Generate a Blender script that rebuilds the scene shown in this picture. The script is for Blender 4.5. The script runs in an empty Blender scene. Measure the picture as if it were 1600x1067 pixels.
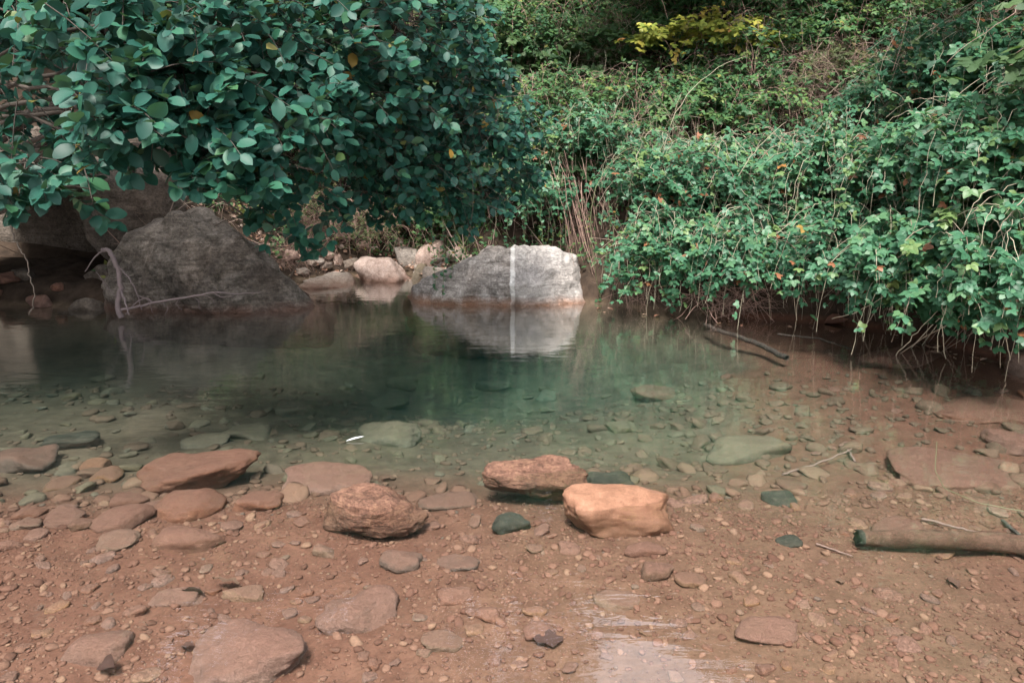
import bpy, math, random
import numpy as np
from mathutils import Matrix, Vector

# ------------------------------------------------------------------ camera
sc = bpy.context.scene
COL = sc.collection
F, CX, CY = 1156.0, 800.0, 533.5
CAM_H, HORIZON = 1.3, 250.0
PITCH = math.atan((CY - HORIZON) / F)
cam_data = bpy.data.cameras.new("camera")
cam = bpy.data.objects.new("camera", cam_data)
COL.objects.link(cam)
cam.location = (0, 0, CAM_H)
cam.rotation_euler = (math.pi / 2 - PITCH, 0, 0)
cam_data.sensor_width = 36.0
cam_data.lens = 36.0 * F / 1600.0
cam_data.clip_start = 0.05
cam_data.clip_end = 500
sc.camera = cam

# ------------------------------------------------------------------ world, sun, exposure
SUN_EL, SUN_AZ = math.radians(60), math.radians(190)      # azimuth from +Y towards +X
world = bpy.data.worlds.new("World")
sc.world = world
world.use_nodes = True
wn = world.node_tree.nodes
wl = world.node_tree.links
sky = wn.new("ShaderNodeTexSky")
sky.sky_type = 'NISHITA'
sky.sun_disc = False
sky.sun_elevation = SUN_EL
sky.sun_rotation = SUN_AZ
sky.dust_density = 5.0
sky.air_density = 1.0
sky.ozone_density = 1.0
wn["Background"].inputs[1].default_value = 0.15
# thin broken cloud over the whole sky
wtc = wn.new("ShaderNodeTexCoord"); wno = wn.new("ShaderNodeTexNoise")
wno.inputs["Scale"].default_value = 3.0; wno.inputs["Detail"].default_value = 6
wl.new(wtc.outputs["Generated"], wno.inputs["Vector"])
wmr = wn.new("ShaderNodeMapRange"); wmr.inputs[1].default_value = 0.35; wmr.inputs[2].default_value = 0.65; wmr.inputs[3].default_value = 0.45; wmr.inputs[4].default_value = 0.95
wl.new(wno.outputs["Fac"], wmr.inputs[0])
wmx = wn.new("ShaderNodeMix"); wmx.data_type = 'RGBA'
wmx.inputs[7].default_value = (6.0, 6.2, 6.5, 1)
wl.new(wmr.outputs[0], wmx.inputs[0]); wl.new(sky.outputs[0], wmx.inputs[6])
wl.new(wmx.outputs[2], wn["Background"].inputs[0])
sun_data = bpy.data.lights.new("sun", 'SUN')
sun_data.energy = 3.4
sun_data.angle = math.radians(14)
sun_data.color = (1.0, 0.95, 0.88)
sun = bpy.data.objects.new("sun", sun_data)
COL.objects.link(sun)
sd = Vector((math.sin(SUN_AZ) * math.cos(SUN_EL), math.cos(SUN_AZ) * math.cos(SUN_EL), math.sin(SUN_EL)))
sun.rotation_euler = sd.to_track_quat('Z', 'Y').to_euler()
sun.location = (2, 6, 30)
vs = sc.view_settings
vs.view_transform = 'Standard'
vs.look = 'None'
vs.exposure = 1.32
vs.gamma = 1.0
vs.use_curve_mapping = False
cy = sc.cycles
cy.use_denoising = True
cy.use_adaptive_sampling = True
cy.adaptive_threshold = 0.03
cy.max_bounces = 5
cy.diffuse_bounces = 3
cy.glossy_bounces = 2
cy.transparent_max_bounces = 12
cy.volume_bounces = 0
cy.sample_clamp_indirect = 6.0

# ------------------------------------------------------------------ helpers: pixels to places
cp, sp = math.cos(PITCH), math.sin(PITCH)
def ray(px, py):
    a, b = (px - CX) / F, (CY - py) / F
    return np.array([a, cp + b * sp, -sp + b * cp])
def at_z(px, py, z=0.0):
    d = ray(px, py); t = (z - CAM_H) / d[2]
    return np.array([0, 0, CAM_H]) + d * t
def at_y(px, py, Y):
    d = ray(px, py); t = Y / d[1]
    return np.array([0, 0, CAM_H]) + d * t
def project(P):
    P = np.asarray(P, float).reshape(-1, 3) - np.array([0, 0, CAM_H])
    zc = P[:, 1] * cp - P[:, 2] * sp
    yc = P[:, 1] * sp + P[:, 2] * cp
    return CX + F * P[:, 0] / zc, CY - F * yc / zc, zc

# ------------------------------------------------------------------ helpers: noise
def _hash(ix, iy, iz, seed):
    n = (ix.astype(np.int64) * 374761393 + iy.astype(np.int64) * 668265263 + iz.astype(np.int64) * 2147483647 + seed * 1274126177) & 0xFFFFFFFF
    n = ((n ^ (n >> 13)) * 1274126177) & 0xFFFFFFFF
    n = ((n ^ (n >> 16)) * 2246822519) & 0xFFFFFFFF
    return ((n ^ (n >> 15)) & 0xFFFFFF) / float(0xFFFFFF) * 2 - 1
def vnoise(P, seed=0):
    P = np.asarray(P, float)
    i = np.floor(P); f = P - i; f = f * f * (3 - 2 * f)
    ix, iy, iz = i[:, 0], i[:, 1], i[:, 2]
    r = 0
    for a in (0, 1):
        wx = f[:, 0] if a else 1 - f[:, 0]
        for b in (0, 1):
            wy = f[:, 1] if b else 1 - f[:, 1]
            for c in (0, 1):
                wz = f[:, 2] if c else 1 - f[:, 2]
                r = r + wx * wy * wz * _hash(ix + a, iy + b, iz + c, seed)
    return r
def fbm(P, octaves=4, seed=0, gain=0.5):
    P = np.asarray(P, float); r = 0; amp = 1.0
    for o in range(octaves):
        r = r + amp * vnoise(P * (2.03 ** o) + 17.3 * o, seed + o); amp *= gain
    return r
def smooth(a, b, x):
    t = np.clip((x - a) / (b - a), 0, 1)
    return t * t * (3 - 2 * t)
def unit(v):
    v = np.asarray(v, float)
    return v / np.maximum(np.linalg.norm(v, axis=-1, keepdims=True), 1e-9)

# ------------------------------------------------------------------ helpers: objects
def tag(o, label=None, cat=None, group=None, kind=None):
    if label: o["label"] = label
    if cat: o["category"] = cat
    if group: o["group"] = group
    if kind: o["kind"] = kind
    return o
def mesh_data(name, V, Fc, mat=None, smooth_shade=True, tint=None):
    me = bpy.data.meshes.new(name)
    V = np.asarray(V, np.float32)
    if isinstance(Fc, np.ndarray) and Fc.ndim == 2:
        n, k = Fc.shape
        me.vertices.add(len(V)); me.vertices.foreach_set("co", V.ravel())
        me.loops.add(n * k); me.loops.foreach_set("vertex_index", Fc.astype(np.int32).ravel())
        me.polygons.add(n); me.polygons.foreach_set("loop_start", np.arange(0, n * k, k, dtype=np.int32))
        me.update(calc_edges=True)
    else:
        me.from_pydata([tuple(v) for v in V], [], [tuple(f) for f in Fc]); me.update()
    if smooth_shade:
        me.polygons.foreach_set("use_smooth", np.ones(len(me.polygons), dtype=bool))
    if tint is not None:
        a = me.attributes.new("tint", 'FLOAT', 'FACE')
        a.data.foreach_set("value", np.asarray(tint, np.float32))
    if mat: me.materials.append(mat)
    return me
def link(name, data, parent=None, loc=None):
    o = bpy.data.objects.new(name, data); COL.objects.link(o)
    if parent: o.parent = parent
    if loc is not None: o.location = tuple(float(c) for c in loc)
    return o
def mk(name, V, Fc, mat, parent=None, smooth_shade=True, tint=None, origin=None):
    V = np.asarray(V, float)
    if origin is not None: V = V - np.asarray(origin)
    o = link(name, mesh_data(name, V, Fc, mat, smooth_shade, tint), parent)
    if origin is not None and parent is None: o.location = tuple(float(c) for c in origin)
    return o
def empty(name, loc, label, cat, group=None):
    o = link(name, None, None, loc); o.empty_display_size = 0.1
    return tag(o, label, cat, group)

class Geo:
    """collects quads"""
    def __init__(s): s.V = []; s.F = []; s.T = []; s.n = 0
    def add(s, V, Fc, T=None):
        s.V.append(V); s.F.append(np.asarray(Fc) + s.n); s.n += len(V)
        s.T.append(np.zeros(len(Fc)) if T is None else T)
    def empty(s): return s.n == 0
    def obj(s, name, mat, parent=None, origin=None, smooth_shade=True):
        return mk(name, np.concatenate(s.V), np.concatenate(s.F), mat, parent, smooth_shade, np.concatenate(s.T), origin)

def tube(g, pts, r0, r1, sides=4, tint=0.5, cap=False):
    pts = np.asarray(pts, float); k = len(pts)
    t = unit(np.gradient(pts, axis=0))
    ref = np.array([0.31, 0.2, 0.93]) if abs(unit(pts[-1] - pts[0])[2]) < 0.85 else np.array([0.9, 0.4, 0.1])
    a = unit(np.cross(t, ref)); b = np.cross(t, a)
    r = np.linspace(r0, r1, k)[:, None, None] if np.isscalar(r0) else np.asarray(r0)[:, None, None]
    ang = np.arange(sides) * 2 * math.pi / sides
    V = pts[:, None, :] + r * (np.cos(ang)[None, :, None] * a[:, None, :] + np.sin(ang)[None, :, None] * b[:, None, :])
    i = np.arange(k - 1)[:, None] * sides; j = np.arange(sides)[None, :]; j2 = (j + 1) % sides
    Fc = np.stack([i + j, i + j2, i + sides + j2, i + sides + j], -1).reshape(-1, 4)
    g.add(V.reshape(-1, 3), Fc, np.full(len(Fc), tint))
def bez(p0, p1, p2, k):
    t = np.linspace(0, 1, k)[:, None]
    return (1 - t) ** 2 * np.asarray(p0) + 2 * t * (1 - t) * np.asarray(p1) + t ** 2 * np.asarray(p2)
def wobble(pts, amp, rng):
    pts = np.array(pts, float); n = len(pts)
    w = rng.normal(0, amp, (n, 3)); w[0] = 0
    return pts + w

def leaf_tpl(ts, ws, fold=0.18, droop=0.18, wave=0.0):
    V = []
    for i, (t, w) in enumerate(zip(ts, ws)):
        z = -droop * t * t
        wv = wave * (1 if i % 2 else -1)
        V += [(t, w, z + fold * w + wv), (t, 0, z), (t, -w, z + fold * w - wv)]
    Fc = []
    for i in range(len(ts) - 1):
        a = 3 * i
        Fc += [(a, a + 1, a + 4, a + 3), (a + 1, a + 2, a + 5, a + 4)]
    return np.array(V, float), np.array(Fc)
TPL_BIG = leaf_tpl([0, .13, .4, .75, 1], [.02, .2, .335, .28, .015], .22, .14, .01)
def flat_tpl(ts, ws, droop=0.2):
    V = []; Fc = []
    for i, (t, w) in enumerate(zip(ts, ws)):
        z = -droop * t * t; V += [(t, w, z), (t, -w, z)]
        if i: Fc.append((2 * i - 2, 2 * i - 1, 2 * i + 1, 2 * i))
    return np.array(V, float), np.array(Fc)
TPL_MID = flat_tpl([0, .18, .5, .82, 1], [.04, .27, .34, .2, .02], .25)
TPL_LOW = flat_tpl([0, .3, .72, 1], [.06, .31, .27, .03], .2)
TPL_MIN = flat_tpl([0, .45, 1], [.08, .32, .04], .15)
TPL_DEAD = leaf_tpl([0, .2, .5, .8, 1], [.03, .24, .3, .2, .01], .7, -.25, .03)

def put_leaves(g, tpl, pos, d, n, s, tint):
    """leaf template copied to every pos, pointing along d, facing n, length s"""
    tv, tf = tpl
    X = unit(d); Z = unit(n - (n * X).sum(1, keepdims=True) * X); Y = np.cross(Z, X)
    s = np.broadcast_to(s, (len(pos),))[:, None, None]
    V = pos[:, None, :] + s * (tv[None, :, 0:1] * X[:, None] + tv[None, :, 1:2] * Y[:, None] + tv[None, :, 2:3] * Z[:, None])
    k = len(tv)
    Fc = (tf[None] + (np.arange(len(pos)) * k)[:, None, None]).reshape(-1, 4)
    g.add(V.reshape(-1, 3), Fc, np.repeat(np.broadcast_to(tint, (len(pos),)), len(tf)))

# ------------------------------------------------------------------ materials
def mat_new(name):
    m = bpy.data.materials.new(name); m.use_nodes = True
    nt = m.node_tree; nt.nodes.clear()
    out = nt.nodes.new("ShaderNodeOutputMaterial")
    return m, nt, out
def N(nt, typ, **kw):
    n = nt.nodes.new(typ)
    for k, v in kw.items(): setattr(n, k, v)
    return n
def setin(n, **kw):
    for k, v in kw.items(): n.inputs[k.replace('_', ' ')].default_value = v
    return n
def ramp(nt, stops):
    r = N(nt, "ShaderNodeValToRGB"); e = r.color_ramp.elements
    while len(e) < len(stops): e.new(0.5)
    for x, (p, c) in zip(e, stops): x.position = p; x.color = (c[0], c[1], c[2], 1)
    return r
def noise(nt, vec, scale, detail=6, rough=0.6, dist=0.0):
    n = N(nt, "ShaderNodeTexNoise"); setin(n, Scale=scale, Detail=detail, Roughness=rough, Distortion=dist)
    if vec is not None: nt.links.new(vec, n.inputs["Vector"])
    return n
def mixc(nt, fac, a, b, mode='MIX'):
    m = N(nt, "ShaderNodeMix", data_type='RGBA', blend_type=mode)
    if isinstance(fac, (int, float)): m.inputs[0].default_value = fac
    else: nt.links.new(fac, m.inputs[0])
    for k, v in ((6, a), (7, b)):
        if isinstance(v, tuple): m.inputs[k].default_value = (v[0], v[1], v[2], 1)
        else: nt.links.new(v, m.inputs[k])
    return m.outputs[2]
def math_n(nt, op, a, b=None, c=None):
    m = N(nt, "ShaderNodeMath", operation=op)
    for i, v in enumerate((a, b, c)):
        if v is None: continue
        if isinstance(v, (int, float)): m.inputs[i].default_value = v
        else: nt.links.new(v, m.inputs[i])
    return m.outputs[0]

def leaf_mat(name, stops, rough=0.45, spec=0.4, transl=0.22, use_random=False, sheen_tint=None):
    m, nt, out = mat_new(name); L = nt.links
    if use_random:
        src = N(nt, "ShaderNodeObjectInfo").outputs["Random"]
    else:
        a = N(nt, "ShaderNodeAttribute"); a.attribute_name = "tint"; src = a.outputs["Fac"]
    cr = ramp(nt, stops); L.new(src, cr.inputs[0])
    tc = N(nt, "ShaderNodeTexCoord")
    nz = noise(nt, tc.outputs["Object"], 35, 3)
    col = mixc(nt, math_n(nt, 'MULTIPLY', nz.outputs["Fac"], 0.5), cr.outputs[0], mixc(nt, 0.5, cr.outputs[0], (0.02, 0.03, 0.015)))
    geo = N(nt, "ShaderNodeNewGeometry")
    back = mixc(nt, 0.12, col, (0.25, 0.32, 0.24))
    colf = mixc(nt, geo.outputs["Backfacing"], col, back)
    b = N(nt, "ShaderNodeBsdfPrincipled"); L.new(colf, b.inputs["Base Color"])
    setin(b, Roughness=rough); b.inputs["Specular IOR Level"].default_value = spec
    t = N(nt, "ShaderNodeBsdfTranslucent"); L.new(mixc(nt, 0.5, col, (0.10, 0.2, 0.02)), t.inputs[0])
    mx = N(nt, "ShaderNodeMixShader"); mx.inputs[0].default_value = transl
    L.new(b.outputs[0], mx.inputs[1]); L.new(t.outputs[0], mx.inputs[2]); L.new(mx.outputs[0], out.inputs[0])
    return m
def bark_mat(name, c0, c1, scale=60, rough=0.85):
    m, nt, out = mat_new(name); L = nt.links
    tc = N(nt, "ShaderNodeTexCoord"); nz = noise(nt, tc.outputs["Object"], scale, 5)
    a = N(nt, "ShaderNodeAttribute"); a.attribute_name = "tint"
    f = math_n(nt, 'ADD', math_n(nt, 'MULTIPLY', nz.outputs["Fac"], 0.6), math_n(nt, 'MULTIPLY', a.outputs["Fac"], 0.5))
    cr = ramp(nt, [(0.2, c0), (0.8, c1)]); L.new(f, cr.inputs[0])
    b = N(nt, "ShaderNodeBsdfPrincipled"); setin(b, Roughness=rough); L.new(cr.outputs[0], b.inputs["Base Color"])
    bp = N(nt, "ShaderNodeBump"); setin(bp, Strength=0.6, Distance=0.003); L.new(nz.outputs["Fac"], bp.inputs["Height"])
    L.new(bp.outputs[0], b.inputs["Normal"]); L.new(b.outputs[0], out.inputs[0])
    return m
def rock_mat(name, dark, mid, light, scale=6.0, bump=0.5, dist=0.02, rough=0.85, strata=0.0, silt=None, waterline=None, vein=False, vary=0.0):
    m, nt, out = mat_new(name); L = nt.links
    tc = N(nt, "ShaderNodeTexCoord"); vec = tc.outputs["Object"]
    n1 = noise(nt, vec, scale, 8, 0.65, 0.4)
    n2 = noise(nt, vec, scale * 7, 6, 0.7)
    n3 = noise(nt, vec, scale * 0.35, 3, 0.5)
    f = math_n(nt, 'ADD', math_n(nt, 'MULTIPLY', n1.outputs["Fac"], 0.55), math_n(nt, 'MULTIPLY', n2.outputs["Fac"], 0.45))
    cr = ramp(nt, [(0.33, dark), (0.5, mid), (0.66, light)]); L.new(f, cr.inputs[0])
    col = cr.outputs[0]
    blot = ramp(nt, [(0.45, (1, 1, 1)), (0.66, (0.68, 0.6, 0.55))]); L.new(n3.outputs["Fac"], blot.inputs[0])
    col = mixc(nt, 0.7, col, blot.outputs[0], 'MULTIPLY')
    n4 = noise(nt, vec, scale * 22, 3, 0.6)
    sk = ramp(nt, [(0.34, (0.68, 0.64, 0.6)), (0.48, (1, 1, 1)), (0.66, (1.2, 1.17, 1.12))]); L.new(n4.outputs["Fac"], sk.inputs[0])
    h = math_n(nt, 'ADD', n1.outputs["Fac"], math_n(nt, 'MULTIPLY', n2.outputs["Fac"], 0.5))
    if strata:
        mp = N(nt, "ShaderNodeMapping"); mp.inputs["Rotation"].default_value = (0.35, 0.55, 0.2); mp.inputs["Scale"].default_value = (0.6, 0.8, 7.0)
        L.new(vec, mp.inputs["Vector"])
        ns = noise(nt, mp.outputs[0], scale * 0.9, 6, 0.65, 0.6)
        h = math_n(nt, 'ADD', h, math_n(nt, 'MULTIPLY', ns.outputs["Fac"], strata))
        sr = ramp(nt, [(0.38, (0.35, 0.32, 0.3)), (0.52, (1, 1, 1))]); L.new(ns.outputs["Fac"], sr.inputs[0])
        col = mixc(nt, min(0.75, strata * 0.6), col, sr.outputs[0], 'MULTIPLY')
    vor = N(nt, "ShaderNodeTexVoronoi", feature='DISTANCE_TO_EDGE'); setin(vor, Scale=scale * 0.5)
    wv = N(nt, "ShaderNodeVectorMath", operation='ADD'); L.new(vec, wv.inputs[0]); L.new(n1.outputs["Color"], wv.inputs[1]); L.new(wv.outputs[0], vor.inputs["Vector"])
    ck = ramp(nt, [(0.0, (0, 0, 0)), (0.035, (1, 1, 1))]); L.new(vor.outputs["Distance"], ck.inputs[0])
    h = math_n(nt, 'ADD', h, math_n(nt, 'MULTIPLY', ck.outputs[0], 0.25))
    if vary:
        oi = N(nt, "ShaderNodeObjectInfo")
        hs = N(nt, "ShaderNodeHueSaturation")
        L.new(math_n(nt, 'ADD', 1 - vary, math_n(nt, 'MULTIPLY', oi.outputs["Random"], 2 * vary)), hs.inputs["Value"])
        L.new(math_n(nt, 'ADD', 0.8, math_n(nt, 'MULTIPLY', math_n(nt, 'FRACT', math_n(nt, 'MULTIPLY', oi.outputs["Random"], 7.3)), 0.4)), hs.inputs["Saturation"])
        L.new(col, hs.inputs["Color"]); col = hs.outputs[0]
    if vein:
        sx = N(nt, "ShaderNodeSeparateXYZ"); L.new(vec, sx.inputs[0])
        xx = math_n(nt, 'ADD', sx.outputs[0], math_n(nt, 'MULTIPLY', math_n(nt, 'SUBTRACT', n1.outputs["Fac"], 0.5), 0.06))
        side = ramp(nt, [(0.47, (0, 0, 0)), (0.54, (1, 1, 1))]); L.new(math_n(nt, 'ADD', xx, 0.5 - 0.10), side.inputs[0])
        pale = mixc(nt, 0.38, col, mixc(nt, n2.outputs["Fac"], (0.56, 0.53, 0.52), (0.84, 0.81, 0.80)))
        col = mixc(nt, side.outputs[0], col, pale)
        d = math_n(nt, 'ABSOLUTE', math_n(nt, 'SUBTRACT', xx, 0.10))
        vr = ramp(nt, [(0.014, (1, 1, 1)), (0.024, (0, 0, 0))]); L.new(d, vr.inputs[0])
        col = mixc(nt, vr.outputs[0], col, mixc(nt, n1.outputs["Fac"], (0.6, 0.58, 0.56), (0.82, 0.8, 0.79)))
    if silt:
        ge = N(nt, "ShaderNodeNewGeometry"); sz = N(nt, "ShaderNodeSeparateXYZ"); L.new(ge.outputs["Normal"], sz.inputs[0])
        sf = math_n(nt, 'ADD', sz.outputs[2], math_n(nt, 'MULTIPLY', math_n(nt, 'SUBTRACT', n1.outputs["Fac"], 0.5), 0.9))
        sr2 = ramp(nt, [(0.45, (0, 0, 0)), (0.95, (0.75, 0.75, 0.75))]); L.new(sf, sr2.inputs[0])
        col = mixc(nt, sr2.outputs[0], col, silt)
    if waterline:
        ge2 = N(nt, "ShaderNodeNewGeometry"); sp2 = N(nt, "ShaderNodeSeparateXYZ"); L.new(ge2.outputs["Position"], sp2.inputs[0])
        wf = math_n(nt, 'ADD', sp2.outputs[2], math_n(nt, 'MULTIPLY', math_n(nt, 'SUBTRACT', n1.outputs["Fac"], 0.5), 0.10))
        wr = ramp(nt, [(0.0, (0.85, 0.85, 0.85)), (0.09, (0, 0, 0))]); L.new(wf, wr.inputs[0])
        col = mixc(nt, wr.outputs[0], col, waterline)
    col = mixc(nt, 0.85, col, sk.outputs[0], 'MULTIPLY')
    b = N(nt, "ShaderNodeBsdfPrincipled"); setin(b, Roughness=rough); L.new(col, b.inputs["Base Color"])
    b.inputs["Specular IOR Level"].default_value = 0.3
    bp = N(nt, "ShaderNodeBump"); setin(bp, Strength=bump, Distance=dist); L.new(h, bp.inputs["Height"])
    L.new(bp.outputs[0], b.inputs["Normal"]); L.new(b.outputs[0], out.inputs[0])
    return m

SILT = (0.23, 0.12, 0.088)
M = {}
M['shrub'] = leaf_mat("shrub_leaf", [(0, (0.008, 0.048, 0.037)), (0.6, (0.016, 0.084, 0.064)), (0.93, (0.030, 0.120, 0.072)), (0.985, (0.05, 0.13, 0.05)), (1.0, (0.35, 0.2, 0.04))], 0.48, 0.25, 0.14)
M['shrub_obj'] = leaf_mat("shrub_leaf_single", [(0, (0.008, 0.048, 0.037)), (0.6, (0.016, 0.084, 0.064)), (0.95, (0.030, 0.120, 0.072)), (0.99, (0.05, 0.14, 0.05)), (1.0, (0.35, 0.2, 0.04))], 0.48, 0.25, 0.14, True)
BR = [(0, (0.026, 0.095, 0.05)), (0.45, (0.055, 0.175, 0.095)), (0.8, (0.09, 0.21, 0.095)), (0.97, (0.17, 0.25, 0.08)), (0.99, (0.4, 0.2, 0.05)), (1, (0.3, 0.12, 0.06))]
M['bramble'] = leaf_mat("bramble_leaf", BR, 0.45, 0.4, 0.33)
M['bramble_obj'] = leaf_mat("bramble_leaf_single", BR, 0.45, 0.4, 0.33, True)
M['slope'] = leaf_mat("slope_shrub_leaf", [(0, (0.03, 0.09, 0.04)), (0.5, (0.065, 0.16, 0.06)), (0.9, (0.14, 0.23, 0.07)), (1, (0.25, 0.25, 0.07))], 0.55, 0.3, 0.3)
M['olive'] = leaf_mat("olive_shrub_leaf", [(0, (0.05, 0.06, 0.025)), (0.6, (0.09, 0.12, 0.05)), (1, (0.16, 0.13, 0.06))], 0.6, 0.25, 0.3)
M['yellow'] = leaf_mat("yellow_vine_leaf", [(0, (0.2, 0.27, 0.05)), (0.5, (0.38, 0.39, 0.07)), (0.9, (0.55, 0.46, 0.09)), (1, (0.6, 0.28, 0.1))], 0.55, 0.3, 0.35)
M['far'] = leaf_mat("far_tree_leaf", [(0, (0.03, 0.07, 0.03)), (1, (0.08, 0.14, 0.05))], 0.55, 0.3, 0.3)
M['dead'] = leaf_mat("dead_leaf", [(0, (0.12, 0.06, 0.045)), (0.5, (0.3, 0.17, 0.12)), (0.85, (0.48, 0.32, 0.25)), (1, (0.58, 0.45, 0.38))], 0.7, 0.2, 0.1)
M['dead_obj'] = leaf_mat("dead_leaf_single", [(0, (0.16, 0.07, 0.05)), (0.5, (0.36, 0.20, 0.15)), (0.85, (0.5, 0.36, 0.28)), (1, (0.45, 0.28, 0.2))], 0.7, 0.2, 0.1, True)
M['grass'] = leaf_mat("dry_grass_blade", [(0, (0.24, 0.15, 0.125)), (0.75, (0.5, 0.37, 0.32)), (1, (0.24, 0.28, 0.12))], 0.7, 0.2, 0.2)
M['cane'] = bark_mat("bramble_cane_bark", (0.16, 0.09, 0.07), (0.36, 0.33, 0.24))
M['twig'] = bark_mat("dry_twig_bark", (0.10, 0.06, 0.05), (0.34, 0.22, 0.18))
M['bark'] = bark_mat("shrub_bark", (0.03, 0.024, 0.02), (0.10, 0.08, 0.065))
M['branch'] = bark_mat("fallen_branch_bark", (0.10, 0.075, 0.075), (0.24, 0.185, 0.185), 40)
M['log'] = rock_mat("sunken_log_bark", (0.065, 0.036, 0.024), (0.16, 0.092, 0.064), (0.26, 0.155, 0.11), 24, 0.9, 0.012, 0.9)
M['stem'] = bark_mat("green_stem", (0.07, 0.08, 0.035), (0.14, 0.15, 0.075), 40, 0.5)
M['boulder'] = rock_mat("grey_brown_boulder", (0.055, 0.047, 0.04), (0.18, 0.155, 0.135), (0.36, 0.315, 0.28), 5, 1.0, 0.06, 0.85, 0.8, None, (0.14, 0.075, 0.055))
M['pale'] = rock_mat("pale_veined_boulder", (0.09, 0.083, 0.077), (0.28, 0.255, 0.24), (0.55, 0.52, 0.50), 7.0, 0.8, 0.04, 0.8, 0.9, None, (0.24, 0.12, 0.07), True)
M['pink'] = rock_mat("pinkish_stream_rock", (0.22, 0.15, 0.12), (0.43, 0.33, 0.29), (0.58, 0.48, 0.44), 5, 0.5, 0.02, 0.8, 0.3, None, (0.2, 0.11, 0.08), False, 0.15)
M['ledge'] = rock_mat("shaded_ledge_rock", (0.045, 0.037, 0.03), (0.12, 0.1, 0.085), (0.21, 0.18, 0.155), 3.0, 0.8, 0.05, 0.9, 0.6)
M['red'] = rock_mat("reddish_stone", (0.140, 0.069, 0.050), (0.263, 0.137, 0.099), (0.358, 0.202, 0.146), 22, 0.8, 0.02, 0.8, 0.15, SILT, None, False, 0.18)
M['tan'] = rock_mat("tan_stone", (0.177, 0.104, 0.068), (0.311, 0.189, 0.124), (0.437, 0.273, 0.186), 24, 0.8, 0.02, 0.8, 0.1, SILT, None, False, 0.18)
M['grey'] = rock_mat("grey_stone", (0.106, 0.067, 0.050), (0.202, 0.127, 0.095), (0.291, 0.196, 0.151), 24, 0.8, 0.02, 0.8, 0.1, SILT, None, False, 0.15)
M['dark'] = rock_mat("dark_mossy_stone", (0.020, 0.023, 0.017), (0.047, 0.047, 0.035), (0.094, 0.086, 0.066), 10, 0.5, 0.008, 0.85, 0.1)
M['rough'] = rock_mat("rough_red_brown_stone", (0.062, 0.035, 0.023), (0.195, 0.101, 0.070), (0.328, 0.195, 0.125), 15, 0.8, 0.02, 0.85, 1.0)
M['orange'] = rock_mat("orange_stone", (0.135, 0.066, 0.039), (0.225, 0.115, 0.072), (0.297, 0.160, 0.102), 16, 0.35, 0.008, 0.75, 0.15)
M['olive_stone'] = rock_mat("olive_stone", (0.065, 0.05, 0.033), (0.13, 0.102, 0.068), (0.2, 0.16, 0.11), 22, 0.4, 0.006, 0.85, 0.1, (0.14, 0.11, 0.075), None, False, 0.2)

def bed_material():
    m, nt, out = mat_new("silty_bed"); L = nt.links
    tc = N(nt, "ShaderNodeTexCoord"); vec = tc.outputs["Object"]
    n0 = noise(nt, vec, 0.9, 3); n1 = noise(nt, vec, 9, 8, 0.65); n2 = noise(nt, vec, 70, 6, 0.7)
    red = ramp(nt, [(0.3, (0.114, 0.050, 0.034)), (0.7, (0.190, 0.091, 0.062))]); L.new(n1.outputs["Fac"], red.inputs[0])
    tan = ramp(nt, [(0.3, (0.114, 0.064, 0.041)), (0.7, (0.186, 0.107, 0.071))]); L.new(n1.outputs["Fac"], tan.inputs[0])
    oli = ramp(nt, [(0.3, (0.075, 0.053, 0.036)), (0.7, (0.165, 0.122, 0.085))]); L.new(n1.outputs["Fac"], oli.inputs[0])
    s = N(nt, "ShaderNodeSeparateXYZ"); L.new(vec, s.inputs[0])
    nn = math_n(nt, 'MULTIPLY', math_n(nt, 'SUBTRACT', n0.outputs["Fac"], 0.5), 1.6)
    fx = N(nt, "ShaderNodeMapRange"); setin(fx, From_Min=-0.6, From_Max=0.9); L.new(math_n(nt, 'ADD', s.outputs[0], nn), fx.inputs[0])
    fr = N(nt, "ShaderNodeMapRange"); setin(fr, From_Min=1.0, From_Max=2.2); L.new(math_n(nt, 'ADD', s.outputs[0], nn), fr.inputs[0])
    c = mixc(nt, fx.outputs[0], red.outputs[0], tan.outputs[0])
    c = mixc(nt, fr.outputs[0], c, red.outputs[0])
    fd = N(nt, "ShaderNodeMapRange"); setin(fd, From_Min=2.9, From_Max=3.5); L.new(math_n(nt, 'SUBTRACT', math_n(nt, 'ADD', s.outputs[1], math_n(nt, 'MULTIPLY', nn, 0.4)), math_n(nt, 'MULTIPLY', fr.outputs[0], 4.5)), fd.inputs[0])
    c = mixc(nt, fd.outputs[0], c, oli.outputs[0])
    g = ramp(nt, [(0.3, (0.62, 0.6, 0.58)), (0.55, (1, 1, 1)), (0.75, (1.2, 1.2, 1.2))]); L.new(n2.outputs["Fac"], g.inputs[0])
    c = mixc(nt, 0.8, c, g.outputs[0], 'MULTIPLY')
    soil = ramp(nt, [(0.3, (0.022, 0.016, 0.012)), (0.7, (0.075, 0.052, 0.038))]); L.new(n1.outputs["Fac"], soil.inputs[0])
    fz = N(nt, "ShaderNodeMapRange"); setin(fz, From_Min=0.0, From_Max=0.05); L.new(s.outputs[2], fz.inputs[0])
    c = mixc(nt, fz.outputs[0], c, soil.outputs[0])
    b = N(nt, "ShaderNodeBsdfPrincipled"); setin(b, Roughness=0.9); b.inputs["Specular IOR Level"].default_value = 0.15
    L.new(c, b.inputs["Base Color"])
    bp = N(nt, "ShaderNodeBump"); setin(bp, Strength=0.7, Distance=0.008)
    L.new(math_n(nt, 'ADD', n1.outputs["Fac"], math_n(nt, 'MULTIPLY', n2.outputs["Fac"], 0.5)), bp.inputs["Height"])
    L.new(bp.outputs[0], b.inputs["Normal"]); L.new(b.outputs[0], out.inputs[0])
    return m
M['bed'] = bed_material()
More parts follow.
